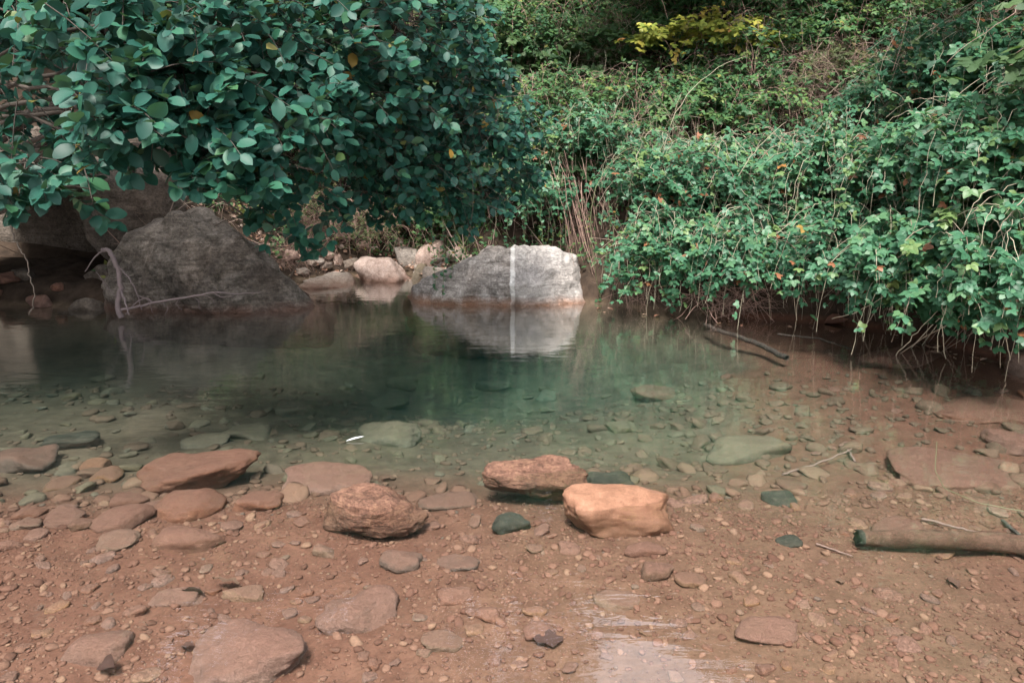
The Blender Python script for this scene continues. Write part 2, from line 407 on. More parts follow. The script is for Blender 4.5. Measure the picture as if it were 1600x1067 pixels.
def gravel_material():
    m, nt, out = mat_new("gravel_stone"); L = nt.links
    a = N(nt, "ShaderNodeAttribute"); a.attribute_name = "tint"
    tc = N(nt, "ShaderNodeTexCoord"); n2 = noise(nt, tc.outputs["Object"], 120, 4, 0.7)
    cr = ramp(nt, [(0, (0.116, 0.054, 0.037)), (0.4, (0.180, 0.086, 0.060)), (0.8, (0.215, 0.113, 0.078)), (0.97, (0.255, 0.146, 0.097)), (1, (0.128, 0.092, 0.074))]); L.new(a.outputs["Fac"], cr.inputs[0])
    s = N(nt, "ShaderNodeSeparateXYZ"); L.new(tc.outputs["Object"], s.inputs[0])
    fd = N(nt, "ShaderNodeMapRange"); setin(fd, From_Min=2.7, From_Max=3.6); L.new(s.outputs[1], fd.inputs[0])
    c = mixc(nt, math_n(nt, 'MULTIPLY', fd.outputs[0], 0.6), cr.outputs[0], (0.11, 0.088, 0.06))
    g = ramp(nt, [(0.3, (0.7, 0.7, 0.7)), (0.7, (1.15, 1.15, 1.15))]); L.new(n2.outputs["Fac"], g.inputs[0])
    c = mixc(nt, 0.8, c, g.outputs[0], 'MULTIPLY')
    b = N(nt, "ShaderNodeBsdfPrincipled"); setin(b, Roughness=0.85); b.inputs["Specular IOR Level"].default_value = 0.2
    L.new(c, b.inputs["Base Color"]); L.new(b.outputs[0], out.inputs[0])
    return m
M['gravel'] = gravel_material()

def water_material():
    m, nt, out = mat_new("pool_water"); L = nt.links
    tc = N(nt, "ShaderNodeTexCoord")
    def mapped(sx, sy):
        mp = N(nt, "ShaderNodeMapping"); mp.inputs["Scale"].default_value = (sx, sy, 1); L.new(tc.outputs["Object"], mp.inputs["Vector"]); return mp.outputs[0]
    a = noise(nt, mapped(2.0, 7.0), 1.6, 3, 0.5, 0.5)
    b_ = noise(nt, mapped(3.0, 9.0), 6.0, 2, 0.5)
    h = math_n(nt, 'ADD', a.outputs["Fac"], math_n(nt, 'MULTIPLY', b_.outputs["Fac"], 0.12))
    bp = N(nt, "ShaderNodeBump"); setin(bp, Strength=0.35, Distance=0.006)
    vd = N(nt, "ShaderNodeVectorMath", operation='DISTANCE'); L.new(tc.outputs["Object"], vd.inputs[0]); vd.inputs[1].default_value = (0.40, 1.80, 0)
    pm = N(nt, "ShaderNodeMapRange"); setin(pm, From_Min=0.08, From_Max=0.42, To_Min=1.0, To_Max=0.0); L.new(vd.outputs["Value"], pm.inputs[0])
    c_ = noise(nt, mapped(2.2, 5.0), 1.3, 2, 0.45, 0.4)
    h = math_n(nt, 'ADD', h, math_n(nt, 'MULTIPLY', math_n(nt, 'MULTIPLY', c_.outputs["Fac"], pm.outputs[0]), 1.6))
    L.new(h, bp.inputs["Height"])
    lw = N(nt, "ShaderNodeLayerWeight"); setin(lw, Blend=0.5); L.new(bp.outputs[0], lw.inputs["Normal"])
    refl = math_n(nt, 'ADD', math_n(nt, 'MULTIPLY', math_n(nt, 'POWER', lw.outputs["Facing"], 2.9), 0.95), 0.035)
    gl = N(nt, "ShaderNodeBsdfGlossy"); setin(gl, Roughness=0.03); gl.inputs["Color"].default_value = (1, 1, 1, 1); L.new(bp.outputs[0], gl.inputs["Normal"])
    tr = N(nt, "ShaderNodeBsdfTransparent")
    mx = N(nt, "ShaderNodeMixShader"); L.new(refl, mx.inputs[0]); L.new(tr.outputs[0], mx.inputs[1]); L.new(gl.outputs[0], mx.inputs[2])
    L.new(mx.outputs[0], out.inputs["Surface"])
    va = N(nt, "ShaderNodeVolumeAbsorption"); va.inputs["Color"].default_value = (0.22, 0.66, 0.66, 1); va.inputs["Density"].default_value = 0.55
    vsn = N(nt, "ShaderNodeVolumeScatter"); vsn.inputs["Color"].default_value = (0.30, 0.86, 0.82, 1); vsn.inputs["Density"].default_value = 0.05; vsn.inputs["Anisotropy"].default_value = 0.3
    ad = N(nt, "ShaderNodeAddShader"); L.new(va.outputs[0], ad.inputs[0]); L.new(vsn.outputs[0], ad.inputs[1]); L.new(ad.outputs[0], out.inputs["Volume"])
    return m
M['water'] = water_material()

# ------------------------------------------------------------------ terrain
SHORE = [tuple(at_z(x, y)[:2]) for x, y in ((905, 470), (1000, 481), (1080, 489), (1200, 496), (1300, 503), (1400, 517), (1480, 538), (1560, 556), (1640, 572))]
SHORE += [(3.9, 4.0), (4.4, 2.4), (4.8, 0.5), (4.8, -3.0), (-6.5, -3.0), (-6.8, 2.0), (-6.6, 5.6)]
SHORE += [tuple(at_z(x, y)[:2]) for x, y in ((-60, 478), (60, 481), (140, 480), (330, 468), (455, 452), (465, 437), (560, 430), (635, 428), (655, 440), (700, 452), (800, 456))]
SHORE = np.array(SHORE)
def shore_dist(x, y):
    """signed distance to the waterline, negative in the pool"""
    P = np.stack([x.ravel(), y.ravel()], 1); best = np.full(len(P), 1e9); inside = np.zeros(len(P), bool)
    n = len(SHORE)
    for i in range(n):
        a, b = SHORE[i], SHORE[(i + 1) % n]; ab = b - a
        t = np.clip(((P - a) @ ab) / (ab @ ab), 0, 1)
        best = np.minimum(best, np.linalg.norm(P - a - t[:, None] * ab, axis=1))
        c = ((a[1] > P[:, 1]) != (b[1] > P[:, 1])) & (P[:, 0] < (b[0] - a[0]) * (P[:, 1] - a[1]) / (b[1] - a[1] + 1e-12) + a[0])
        inside ^= c
    return np.where(inside, -best, best).reshape(x.shape)
def ground(x, y):
    x = np.asarray(x, float); y = np.asarray(y, float)
    d = shore_dist(x, y)
    P = np.stack([x.ravel(), y.ravel(), np.zeros(x.size)], 1)
    n1 = fbm(P * 1.3, 4, 3).reshape(x.shape); n2 = fbm(P * 6.0, 3, 9).reshape(x.shape)
    deep = np.exp(-((x + 0.1) / 1.5) ** 2 - ((y - 5.9) / 1.5) ** 2)
    left = np.exp(-((x + 3.4) / 1.5) ** 2 - ((y - 5.2) / 1.3) ** 2)
    zb = -0.105 - 0.45 * deep - 0.10 * left - 0.09 * smooth(2.6, 3.7, y) * (1 - 0.95 * smooth(0.8, 2.0, x)) + 0.02 * n1 + 0.008 * n2
    zb = zb * smooth(0.0, 0.45, -d) - 0.012
    back = smooth(0.0, 3.5, y)
    slope = 0.30 + 0.62 * back
    gul = np.exp(-((x + 1.25 - 0.16 * (y - 8)) / 1.0) ** 2) * smooth(6.8, 7.4, y) * (1 - smooth(11.0, 14.5, y))
    hh = (0.22 * (1 - np.exp(-np.maximum(d, 0) / 0.18)) * back + slope * np.maximum(d, 0))
    cave = smooth(-7.5, -7.0, x) * (1 - smooth(-3.9, -3.5, x)) * smooth(6.0, 6.3, y) * (1 - smooth(8.3, 8.8, y))
    hh = hh * (1 - 0.72 * gul) * (1 - 0.93 * cave) + 0.16 * cave * smooth(0, .3, d) + 0.10 * n1 * smooth(0.2, 1.2, d) + 0.03 * n2 * smooth(0.05, 0.4, d)
    hh = np.where(hh > 5, 5 + 4 * (1 - np.exp(-np.maximum(hh - 5, 0) / 4)), hh)
    return np.where(d < 0, zb, hh - 0.012)
_tx = np.arange(-14, 14.01, 0.05); _ty = np.arange(-4, 24.01, 0.05)
_TAB = ground(*np.meshgrid(_tx, _ty))
def gz(x, y):
    u = min(max((x + 14) / 0.05, 0), len(_tx) - 1.001); v = min(max((y + 4) / 0.05, 0), len(_ty) - 1.001)
    i, j = int(v), int(u); a, b = v - i, u - j
    return float((_TAB[i, j] * (1 - b) + _TAB[i, j + 1] * b) * (1 - a) + (_TAB[i + 1, j] * (1 - b) + _TAB[i + 1, j + 1] * b) * a)
def hit(px, py):
    """first place where the sight line meets the bank"""
    d = ray(px, py)
    for Y in np.arange(3.0, 22, 0.04):
        p = np.array([0, 0, CAM_H]) + d * (Y / d[1])
        if p[2] < gz(p[0], p[1]): return p
    return np.array([0, 0, CAM_H]) + d * (12 / d[1])
def on_bank(px, py, Y, off):
    """bush centre: at Y or, where the bank stands nearer, in front of the bank"""
    return at_y(px, py, min(Y, hit(px, py)[1] - off))
def bed_at(px, py):
    """the place on the bed or bank that this sight line meets"""
    z = -0.1
    for _ in range(12):
        p = at_z(px, py, z); z = 0.5 * z + 0.5 * gz(p[0], p[1])
    return at_z(px, py, z)

def grid_mesh(xs, ys, skip=None):
    X, Y = np.meshgrid(xs, ys); Z = ground(X, Y)
    V = np.stack([X, Y, Z], -1).reshape(-1, 3); nx = len(xs)
    i, j = np.meshgrid(np.arange(len(ys) - 1), np.arange(nx - 1), indexing='ij')
    if skip is not None:
        cxm = 0.5 * (xs[j] + xs[j + 1]); cym = 0.5 * (ys[i] + ys[i + 1])
        keep = ~((cxm > skip[0]) & (cxm < skip[1]) & (cym > skip[2]) & (cym < skip[3])); i = i[keep]; j = j[keep]
    a = (i * nx + j).ravel()
    return V, np.stack([a, a + 1, a + nx + 1, a + nx], 1)
xs = np.linspace(-5, 5, 240); ys = np.linspace(0.8, 9.2, 210)
tag(mk("stream_bed", *grid_mesh(xs, ys), M['bed']), kind="structure")
xs = np.concatenate([np.linspace(-30, -5, 40), np.linspace(-5, 5, 40)[1:], np.linspace(5, 30, 40)[1:]])
ys = np.concatenate([np.linspace(-14, 0.8, 24), np.linspace(0.8, 9.2, 34)[1:], np.linspace(9.2, 40, 50)[1:]])
V, Fh = grid_mesh(xs, ys, (-4.6, 4.6, 1.1, 8.8))
V[:, 2] -= 0.06 * ((V[:, 0] > -4.9) & (V[:, 0] < 4.9) & (V[:, 1] > 0.9) & (V[:, 1] < 9.1))
tag(mk("hillside", V, Fh, M['bed']), kind="structure")

# water body: one closed slab whose sides lie inside the banks
wx = np.linspace(-8.5, 6.5, 2); 
x0, x1, y0, y1, zb = -9.0, 7.0, -5.0, 10.5, -1.2
V = [(x0, y0, zb), (x1, y0, zb), (x1, y1, zb), (x0, y1, zb), (x0, y0, 0), (x1, y0, 0), (x1, y1, 0), (x0, y1, 0)]
Fw = [(0, 3, 2, 1), (4, 5, 6, 7), (0, 1, 5, 4), (1, 2, 6, 5), (2, 3, 7, 6), (3, 0, 4, 7)]
tag(mk("water", V, Fw, M['water'], smooth_shade=False), kind="structure")

# ------------------------------------------------------------------ rocks
import bmesh
_ico = {}
def ico(sub):
    if sub not in _ico:
        bm = bmesh.new(); bmesh.ops.create_icosphere(bm, subdivisions=sub, radius=1.0)
        bm.verts.ensure_lookup_table()
        V = np.array([v.co[:] for v in bm.verts]); Fc = np.array([[v.index for v in f.verts] for f in bm.faces]); bm.free()
        _ico[sub] = (unit(V), Fc)
    return _ico[sub]
def hull_planes(pts):
    bm = bmesh.new()
    for p in pts: bm.verts.new(tuple(p))
    r = bmesh.ops.convex_hull(bm, input=bm.verts)
    bm.normal_update()
    pl = []
    c = np.mean(pts, axis=0)
    for f in bm.faces:
        n = np.array(f.normal[:]); q = np.array(f.verts[0].co[:])
        if n @ (q - c) < 0: n = -n
        if f.calc_area() > 1e-6: pl.append((n, n @ (q - c)))
    bm.free()
    return c, np.array([p[0] for p in pl]), np.array([p[1] for p in pl])
def star(dirs, Nn, O, soft):
    den = dirs @ Nn.T
    r = np.where(den > 1e-3, O[None] / np.maximum(den, 1e-3), 1e3)
    w = (np.minimum(r, 1e2) ** -soft).sum(1) ** (-1.0 / soft)
    return w
def hull_rock(pts, sub=6, soft=26, amp=0.05, fr=2.2, seed=1, ridges=0.0, rdir=(0.5, 0.2, 0.85), rfr=14, chips=0, cut=(.86, .97)):
    return _hull_rock(pts, sub, soft, amp, fr, seed, ridges, rdir, rfr, chips, cut)
def _hull_rock(pts, sub=6, soft=26, amp=0.05, fr=2.2, seed=1, ridges=0.0, rdir=(0.5, 0.2, 0.85), rfr=14, chips=0, cut=(.86, .97)):
    pts = np.asarray(pts, float)
    c, Nn, O = hull_planes(pts); d, Fc = ico(sub)
    if chips:
        r_ = np.random.default_rng(seed); cn = unit(r_.normal(0, 1, (chips, 3)) * np.array([1, 1.2, .8])); cn[:, 1] = -np.abs(cn[:, 1]); cn[:, 2] = np.abs(cn[:, 2])
        co = ((pts - c) @ cn.T).max(0) * r_.uniform(*cut, chips); Nn = np.concatenate([Nn, cn]); O = np.concatenate([O, co])
    V = d * star(d, Nn, O, soft)[:, None]
    nn = fbm(V * fr + seed * 3.1, 5, seed, 0.55)
    rd = unit(np.array(rdir))
    s = (V @ rd) * rfr + 1.8 * fbm(V * fr * 0.8, 3, seed + 5)
    rid = np.abs((s % 2) - 1) ** 0.6
    V = V + d * (amp * nn + ridges * (rid - 0.5) * (0.5 + 0.5 * vnoise(V * 2.3, seed + 8)))[:, None]
    return V + c, Fc
def blob_rock(seed, dims, sub=4, cuts=9, soft=9, amp=0.05, fr=2.0):
    """a stone: random planes round an ellipsoid, worn edges, uneven surface; unit axes = half sizes"""
    rng = np.random.default_rng(seed)
    d, Fc = ico(sub)
    Nn = unit(rng.normal(0, 1, (cuts, 3))); O = rng.uniform(0.72, 1.0, cuts)
    Nn = np.concatenate([Nn, np.eye(3), -np.eye(3)]); O = np.concatenate([O, np.ones(6) * 1.02])
    r = star(d, Nn, O, soft)
    V = d * np.minimum(r, 1.25)[:, None]
    V = V * (1 + amp * fbm(V * fr + seed, 5, seed, 0.55) + 0.16 * vnoise(V * 1.1 + seed * 0.37, seed + 3))[:, None]
    V = V / np.abs(V).max(0)
    return V * np.asarray(dims), Fc

def Pz(px, py, Y): return at_y(px, py, Y)

# big left boulder
fr_, bk = 6.25, 7.9
pts = [at_z(146, 487, -0.02), at_z(240, 491, -0.02), at_z(380, 489, -0.02), at_z(497, 484, -0.02),
       Pz(178, 395, 6.55), Pz(200, 352, 6.75), Pz(222, 344, 6.8), Pz(275, 340, 6.7), Pz(330, 331, 6.95), Pz(352, 352, 6.7), Pz(300, 420, 6.38), Pz(408, 405, 6.6),
       Pz(452, 440, 6.55), Pz(250, 333, 7.6), Pz(320, 328, 7.7), Pz(200, 400, 7.7), Pz(420, 430, 7.4)]
q = at_z(146, 487, -0.02)
pts += [np.array([q[0], 6.4, -0.5]), np.array([-1.6, 6.3, -0.5]), np.array([-3.5, 7.8, -0.4]), np.array([-1.75, 7.6, -0.4])]
V, Fc = hull_rock(pts, 6, 160, 0.07, 3.0, 4, 0.09, (0.75, 0.25, 0.62), 4.5, 16, (.82, .96))
tag(mk("boulder", V, Fc, M['boulder'], origin=V.mean(0)), "large grey brown wedge shaped boulder at the pool's left edge", "boulder")
# pale boulder with a white vein
pts = [at_z(640, 466, -0.02), at_z(720, 472, -0.02), at_z(800, 473, -0.02), at_z(918, 470, -0.02), Pz(648, 447, 6.85), Pz(700, 424, 6.95), Pz(742, 401, 6.98), Pz(762, 391, 6.98),
       Pz(800, 387, 6.9), Pz(862, 388, 6.95), Pz(884, 401, 6.95), Pz(912, 415, 7.1), Pz(918, 440, 6.95), Pz(800, 440, 6.68), Pz(870, 440, 6.7), Pz(730, 440, 6.72),
       Pz(770, 388, 7.6), Pz(860, 387, 7.6), Pz(900, 420, 7.7), Pz(690, 430, 7.5)]
pts += [np.array([-0.95, 6.75, -0.5]), np.array([0.75, 6.7, -0.5]), np.array([-0.8, 7.6, -0.4]), np.array([0.7, 7.7, -0.4])]
V, Fc = hull_rock(pts, 6, 140, 0.05, 4.0, 11, 0.07, (0.85, 0.1, 0.25), 9, 12, (.88, .97))
vx = at_z(801, 470)[0]
o = tag(mk("boulder", V, Fc, M['pale'], origin=(vx - 0.10, 7.1, 0.1)), "pale grey boulder with a white vertical vein across the pool", "boulder")
# shaded ledge at the left: upright block, roof slab and back wall of a recess
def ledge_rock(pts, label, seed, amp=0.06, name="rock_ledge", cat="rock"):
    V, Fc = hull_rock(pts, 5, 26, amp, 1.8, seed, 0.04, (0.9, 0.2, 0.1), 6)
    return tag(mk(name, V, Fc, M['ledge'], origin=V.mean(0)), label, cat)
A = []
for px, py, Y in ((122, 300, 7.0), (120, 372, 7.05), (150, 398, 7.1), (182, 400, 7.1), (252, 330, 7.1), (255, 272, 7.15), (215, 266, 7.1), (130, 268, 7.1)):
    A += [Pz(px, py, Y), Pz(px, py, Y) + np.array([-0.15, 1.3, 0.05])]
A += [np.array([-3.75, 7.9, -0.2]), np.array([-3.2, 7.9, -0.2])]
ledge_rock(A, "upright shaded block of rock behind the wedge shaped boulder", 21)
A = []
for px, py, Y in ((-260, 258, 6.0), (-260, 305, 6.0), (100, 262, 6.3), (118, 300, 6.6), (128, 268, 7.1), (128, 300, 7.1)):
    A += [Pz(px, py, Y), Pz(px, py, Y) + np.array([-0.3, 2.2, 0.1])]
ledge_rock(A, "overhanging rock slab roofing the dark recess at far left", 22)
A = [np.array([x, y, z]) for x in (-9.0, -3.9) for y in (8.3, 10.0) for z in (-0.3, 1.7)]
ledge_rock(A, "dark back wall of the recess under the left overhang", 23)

def stone_px(x0, y0, x1, y1, mat, label, seed, hr=0.34, sink=0.25, sub=4, cuts=9, soft=9, amp=0.06, yaw=0.0, tilt=0.0, name="stone", cat="stone", group=None, top=None):
    """a stone whose outline fills the box x0..y1, standing on the bed"""
    base = bed_at(0.5 * (x0 + x1), y1 - 0.12 * (y1 - y0))
    dist = math.hypot(math.hypot(base[0], base[1]), CAM_H - base[2])
    w = (x1 - x0) * base[1] / F / (cp * 1.0) * 0.985
    th = math.atan2(CAM_H - base[2], math.hypot(base[0], base[1]))
    hpx = (y1 - y0) * dist / F
    h = min(hr * w, 0.85 * hpx)
    dep = max(0.45 * w, min(1.15 * w, (hpx - h * 0.6 * math.cos(th)) / math.sin(th)))
    full = h / (1 - sink)
    V, Fc = blob_rock(seed, (w / 2, dep / 2, full / 2), sub, cuts, soft, amp)
    c, s = math.cos(tilt), math.sin(tilt)
    V = V @ np.array([[c, 0, -s], [0, 1, 0], [s, 0, c]])
    V[:, 0] *= w / (V[:, 0].max() - V[:, 0].min())
    cx = base + np.array([0, dep / 2 * 0.85, 0]); cx[0] *= cx[1] / base[1]
    g0 = gz(cx[0], cx[1])
    o = mk(name, V, Fc, mat)
    o.location = (cx[0], cx[1], g0 - sink * full + full / 2)
    if top is not None: o.location.z = top - V[:, 2].max()
    STONES.append((cx[0], cx[1], max(w, dep) / 2))
    return tag(o, label, cat, group)
STONES = []
S = [
 # box, material, label, height ratio, sink, roughness
 ((490, 770, 684, 863), 'rough', "rough furrowed red brown rock with dark underside, left of middle foreground", .42, .12, .08, dict(cuts=7, soft=8, sub=6, top=0.045)),
 ((752, 728, 935, 806), 'rough', "craggy red rock with blackened left end behind the orange stone", .42, .12, .10, dict(cuts=9, soft=12, sub=6, top=0.035, tilt=0.12)),
 ((905, 735, 1000, 778), 'dark', "blackish green rock tucked behind the craggy red rock", .4, .15, .1, {}),
 ((857, 768, 1052, 852), 'orange', "smooth orange stone with pointed left end, middle foreground", .36, .12, .05, dict(cuts=4, soft=7, sub=5, top=0.035)),
 ((195, 714, 407, 783), 'red', "largest flat reddish slab among the stones at left", .26, .2, .07, dict(cuts=10, soft=18, tilt=-0.10, sub=5)),
 ((228, 770, 359, 821), 'red', "smooth oblong stone just below the large reddish slab", .3, .2, .04, dict(tilt=-0.10)),
 ((178, 769, 233, 797), 'red', "small rounded stone touching the left end of the oblong stone", .4, .2, .05, {}),
 ((142, 796, 238, 838), 'red', "smooth oval stone lying left of the oblong stone", .33, .25, .04, {}),
 ((358, 766, 448, 803), 'red', "smooth half buried stone right of the oblong stone", .3, .3, .04, {}),
 ((433, 726, 593, 778), 'red', "broad low rounded stone right of the large reddish slab", .22, .35, .04, dict(sub=5)),
 ((240, 829, 360, 868), 'red', "greyish red hump of stone below the oblong stone", .3, .3, .06, {}),
 ((150, 837, 219, 866), 'tan', "flat tan stone below the smooth oval stone", .28, .2, .06, {}),
 ((586, 864, 664, 900), 'grey', "dark wedge stone below the rough furrowed rock", .34, .2, .06, {}),
 ((765, 803, 833, 838), 'dark', "small dark grey stone in front of the craggy red rock", .38, .25, .06, {}),
 ((488, 924, 630, 998), 'red', "large half buried reddish boulder low in the middle left", .32, .4, .07, dict(sub=5)),
 ((285, 985, 525, 1090), 'red', "biggest half buried boulder at the bottom edge, pebble on its back", .28, .4, .07, dict(sub=5)),
 ((98, 995, 207, 1046), 'red', "half buried oval stone near the bottom left corner", .3, .4, .05, {}),
 ((672, 865, 756, 896), 'grey', "flat grey stone silted over, right of the dark wedge stone", .22, .4, .05, {}),
 ((995, 878, 1056, 911), 'grey', "rounded grey stone with pale top near the tan flat stone", .4, .3, .05, {}),
 ((1053, 897, 1108, 922), 'tan', "flat tan stone to the right of the rounded grey stone", .28, .15, .05, {}),
 ((558, 658, 669, 704), 'olive_stone', "large olive stone under water in the middle of the pool", .3, .2, .06, dict(sub=5)),
 ((604, 592, 656, 613), 'olive_stone', "rounded stone deep under water left of the pool's middle", .35, .2, .05, {}),
 ((575, 615, 642, 642), 'olive_stone', "angular sunken stone just below the rounded deep one", .3, .2, .08, {}),
 ((1095, 686, 1242, 728), 'olive_stone', "long low sunken stone in the right half of the pool", .26, .3, .07, dict(tilt=0.06)),
 ((988, 597, 1072, 630), 'red', "low reddish stone under water right of the deep water", .24, .3, .06, {}),
 ((1348, 712, 1640, 782), 'red', "very large flat reddish slab under water at right", .085, .45, .05, dict(sub=5)),
 ((1538, 680, 1612, 716), 'red', "blocky reddish stone under water at the right edge", .38, .2, .07, {}),
 ((1184, 768, 1246, 795), 'dark', "dark grey green stone on the silt between orange stone and slab", .28, .3, .05, {}),
 ((1208, 838, 1252, 856), 'dark', "small dark stone left of the sunken log", .28, .3, .05, {}),
 ((1352, 817, 1450, 850), 'grey', "greyish mound of stone just behind the sunken log", .26, .35, .05, {}),
 ((68, 680, 162, 709), 'dark', "dark angular slab under water at left", .26, .2, .1, {}),
 ((-20, 712, 105, 748), 'grey', "dark reddish stone at the left edge below the angular slab", .26, .3, .08, {}),
 ((25, 789, 71, 815), 'red', "small stone near the left edge, above a tan one", .36, .2, .05, {}),
 ((24, 809, 71, 834), 'tan', "small tan wedge stone near the left edge", .32, .2, .08, {}),
 ((68, 795, 134, 826), 'red', "flattish reddish stone left of the smooth oval stone", .3, .25, .05, {}),
 ((112, 806, 150, 834), 'grey', "small dark ended stone between flattish and oval stones", .42, .2, .05, {}),
 ((126, 720, 170, 743), 'orange', "bright orange pebble above the row of stones at left", .4, .15, .06, {}),
 ((140, 735, 193, 758), 'tan', "tan oblong stone right below the bright orange pebble", .3, .15, .05, {}),
 ((68, 745, 122, 767), 'tan', "flat tan stone left of the bright orange pebble", .26, .2, .05, {}),
 ((344, 919, 420, 944), 'tan', "thin orange edged flat stone beside a curled leaf", .24, .1, .06, {}),
 ((235, 924, 332, 952), 'red', "silted over low stone left of the curled leaf", .22, .4, .05, {}),
 ((680, 917, 746, 948), 'red', "half buried reddish stone right of the large buried boulder", .3, .4, .05, {}),
 ((820, 847, 849, 868), 'tan', "small pale oval stone in front of the orange stone", .4, .15, .04, {}),
 ((940, 652, 996, 680), 'olive_stone', "sunken stone with a tilted top behind the craggy red rock", .34, .2, .08, {}),
 ((648, 764, 752, 802), 'grey', "low dark stone between the furrowed rock and craggy rock", .18, .3, .06, {}),
 ((968, 843, 1046, 873), 'red', "silted stone beneath the orange stone's front edge", .24, .35, .05, {}),
 ((348, 660, 424, 691), 'olive_stone', "olive rounded stone under water above the large slab", .3, .2, .06, {}),
 ((428, 628, 494, 656), 'olive_stone', "sunken stone between the deep water and left shallows", .3, .2, .07, {}),
 ((836, 609, 872, 630), 'olive_stone', "small tilted stone in the deep teal water", .45, .2, .06, {}),
 ((740, 598, 800, 614), 'olive_stone', "flat pale stone deep in the teal water", .24, .2, .06, {}),
 ((285, 676, 362, 702), 'olive_stone', "low sunken stone left of the olive rounded stone", .26, .25, .07, {}),
 ((1130, 974, 1252, 1012), 'red', "very low silted stone at lower right among gravel", .14, .4, .05, {}),
 ((1418, 628, 1640, 664), 'red', "long reddish shelf of rock under water at right", .06, .5, .08, dict(sub=5)),
 ((1340, 541, 1540, 572), 'red', "reddish slab barely breaking the water below the brambles", .16, .3, .04, dict(top=0.012)),
 ((1574, 573, 1640, 606), 'grey', "grey stone standing out of the water at the right edge", .5, .2, .06, dict(top=0.10)),
 ((918, 926, 1010, 960), 'tan', "low tan stone half lost in silt below the pale oval stone", .16, .4, .05, {}),
 ((655, 990, 735, 1020), 'tan', "flat stone in the silt near the bottom middle", .16, .35, .06, {}),
]
for i, (bx, mt, lab, hr, sink, amp, kw) in enumerate(S):
    kw = dict(kw); kw.setdefault('sub', 4)
    stone_px(*bx, M[mt], lab, 300 + i * 7, hr * (.85 if 'top' not in kw else 1), sink + (.12 if 'top' not in kw else 0), amp=amp * 1.4, **kw)

# rocks of the inflowing stream
FAR = [
 ((548, 405, 648, 441), "broad pinkish boulder at the mouth of the stream", 8.1, 'pink'),
 ((514, 385, 552, 406), "small blocky rock above the broad pinkish boulder", 8.9, 'pink'),
 ((646, 376, 706, 424), "tall orange tinted rock right of the broad pinkish boulder", 8.6, 'pink'),
 ((612, 388, 668, 418), "greyish rock leaning on the tall orange tinted rock", 8.8, 'pale2'),
 ((460, 428, 560, 447), "low flat slab at the water's edge right of the wedge boulder", 7.7, 'pale2'),
 ((640, 413, 668, 428), "small mossy rock between stream boulders", 8.2, 'olive_stone'),
 ((672, 360, 702, 374), "flat grey rock farthest up the stream", 9.7, 'pale2'),
 ((700, 364, 728, 384), "rounded grey rock far up the stream", 9.4, 'pale2'),
 ((698, 384, 730, 406), "brownish rock below the rounded grey rock", 9.0, 'pink'),
 ((496, 405, 522, 424), "pale pink rock in the leaf litter beside the stream", 8.6, 'pink'),
 ((520, 396, 536, 430), "small upright pinkish rock in the leaf litter", 8.6, 'pink'),
 ((655, 418, 700, 434), "low rock left behind the pale veined boulder", 7.6, 'pale2'),
]
M['pale2'] = rock_mat("greyish_stream_rock", (0.12, 0.10, 0.09), (0.28, 0.24, 0.21), (0.42, 0.38, 0.34), 6, 0.5, 0.02, 0.85, 0.4, None, (0.18, 0.1, 0.07), False, 0.12)
for i, (bx, lab, Y, mt) in enumerate(FAR):
    a, b = at_y(bx[0], bx[3], Y), at_y(bx[2], bx[1], Y)
    w, h = b[0] - a[0], b[2] - a[2]; ext = 0.25 + 0.2 * h
    V, Fc = blob_rock(900 + i * 5, (w / 2, max(w, h) * 0.5, (h + ext) / 2), 5, 16, 40, 0.10)
    o = mk("stream_rock", V, Fc, M[mt]); o.location = (0.5 * (a[0] + b[0]), Y + 0.3 * w, b[2] - (h + ext) / 2)
    tag(o, lab, "rock")
for k in range(44):     # litter of smaller rocks between them
    rng = np.random.default_rng(70 + k)
    q = hit(rng.uniform(440, 735), rng.uniform(372, 440)); x, y = q[0], q[1]
    r = rng.uniform(0.04, 0.09) * (1.6 if k % 5 == 0 else 1)
    if gz(x, y) < -0.05: continue
    V, Fc = blob_rock(1200 + k, (r, r * .8, r * .65), 4, 12, 36, 0.1)
    o = mk("stream_rock", V, Fc, M['pink' if k % 2 else 'pale2']); o.location = (x, y, gz(x, y) + r * .25)
    tag(o, "small rounded rock scattered in the stream gully", "rock", "small rocks in the stream gully")

for k in range(9):      # reddish rubble along the foot of the recess
    rng = np.random.default_rng(170 + k); x, y = rng.uniform(-4.9, -3.7), rng.uniform(6.45, 7.1); r = rng.uniform(0.06, 0.16)
    V, Fc = blob_rock(1300 + k, (r, r * .8, r * .6), 4, 10, 18, 0.1)
    o = mk("rubble_stone", V, Fc, M['red' if k % 2 else 'ledge']); o.location = (x, y, max(gz(x, y), -.05) + r * .2)
    tag(o, "dim reddish rubble stone at the foot of the dark recess", "stone", "rubble at the foot of the dark recess")

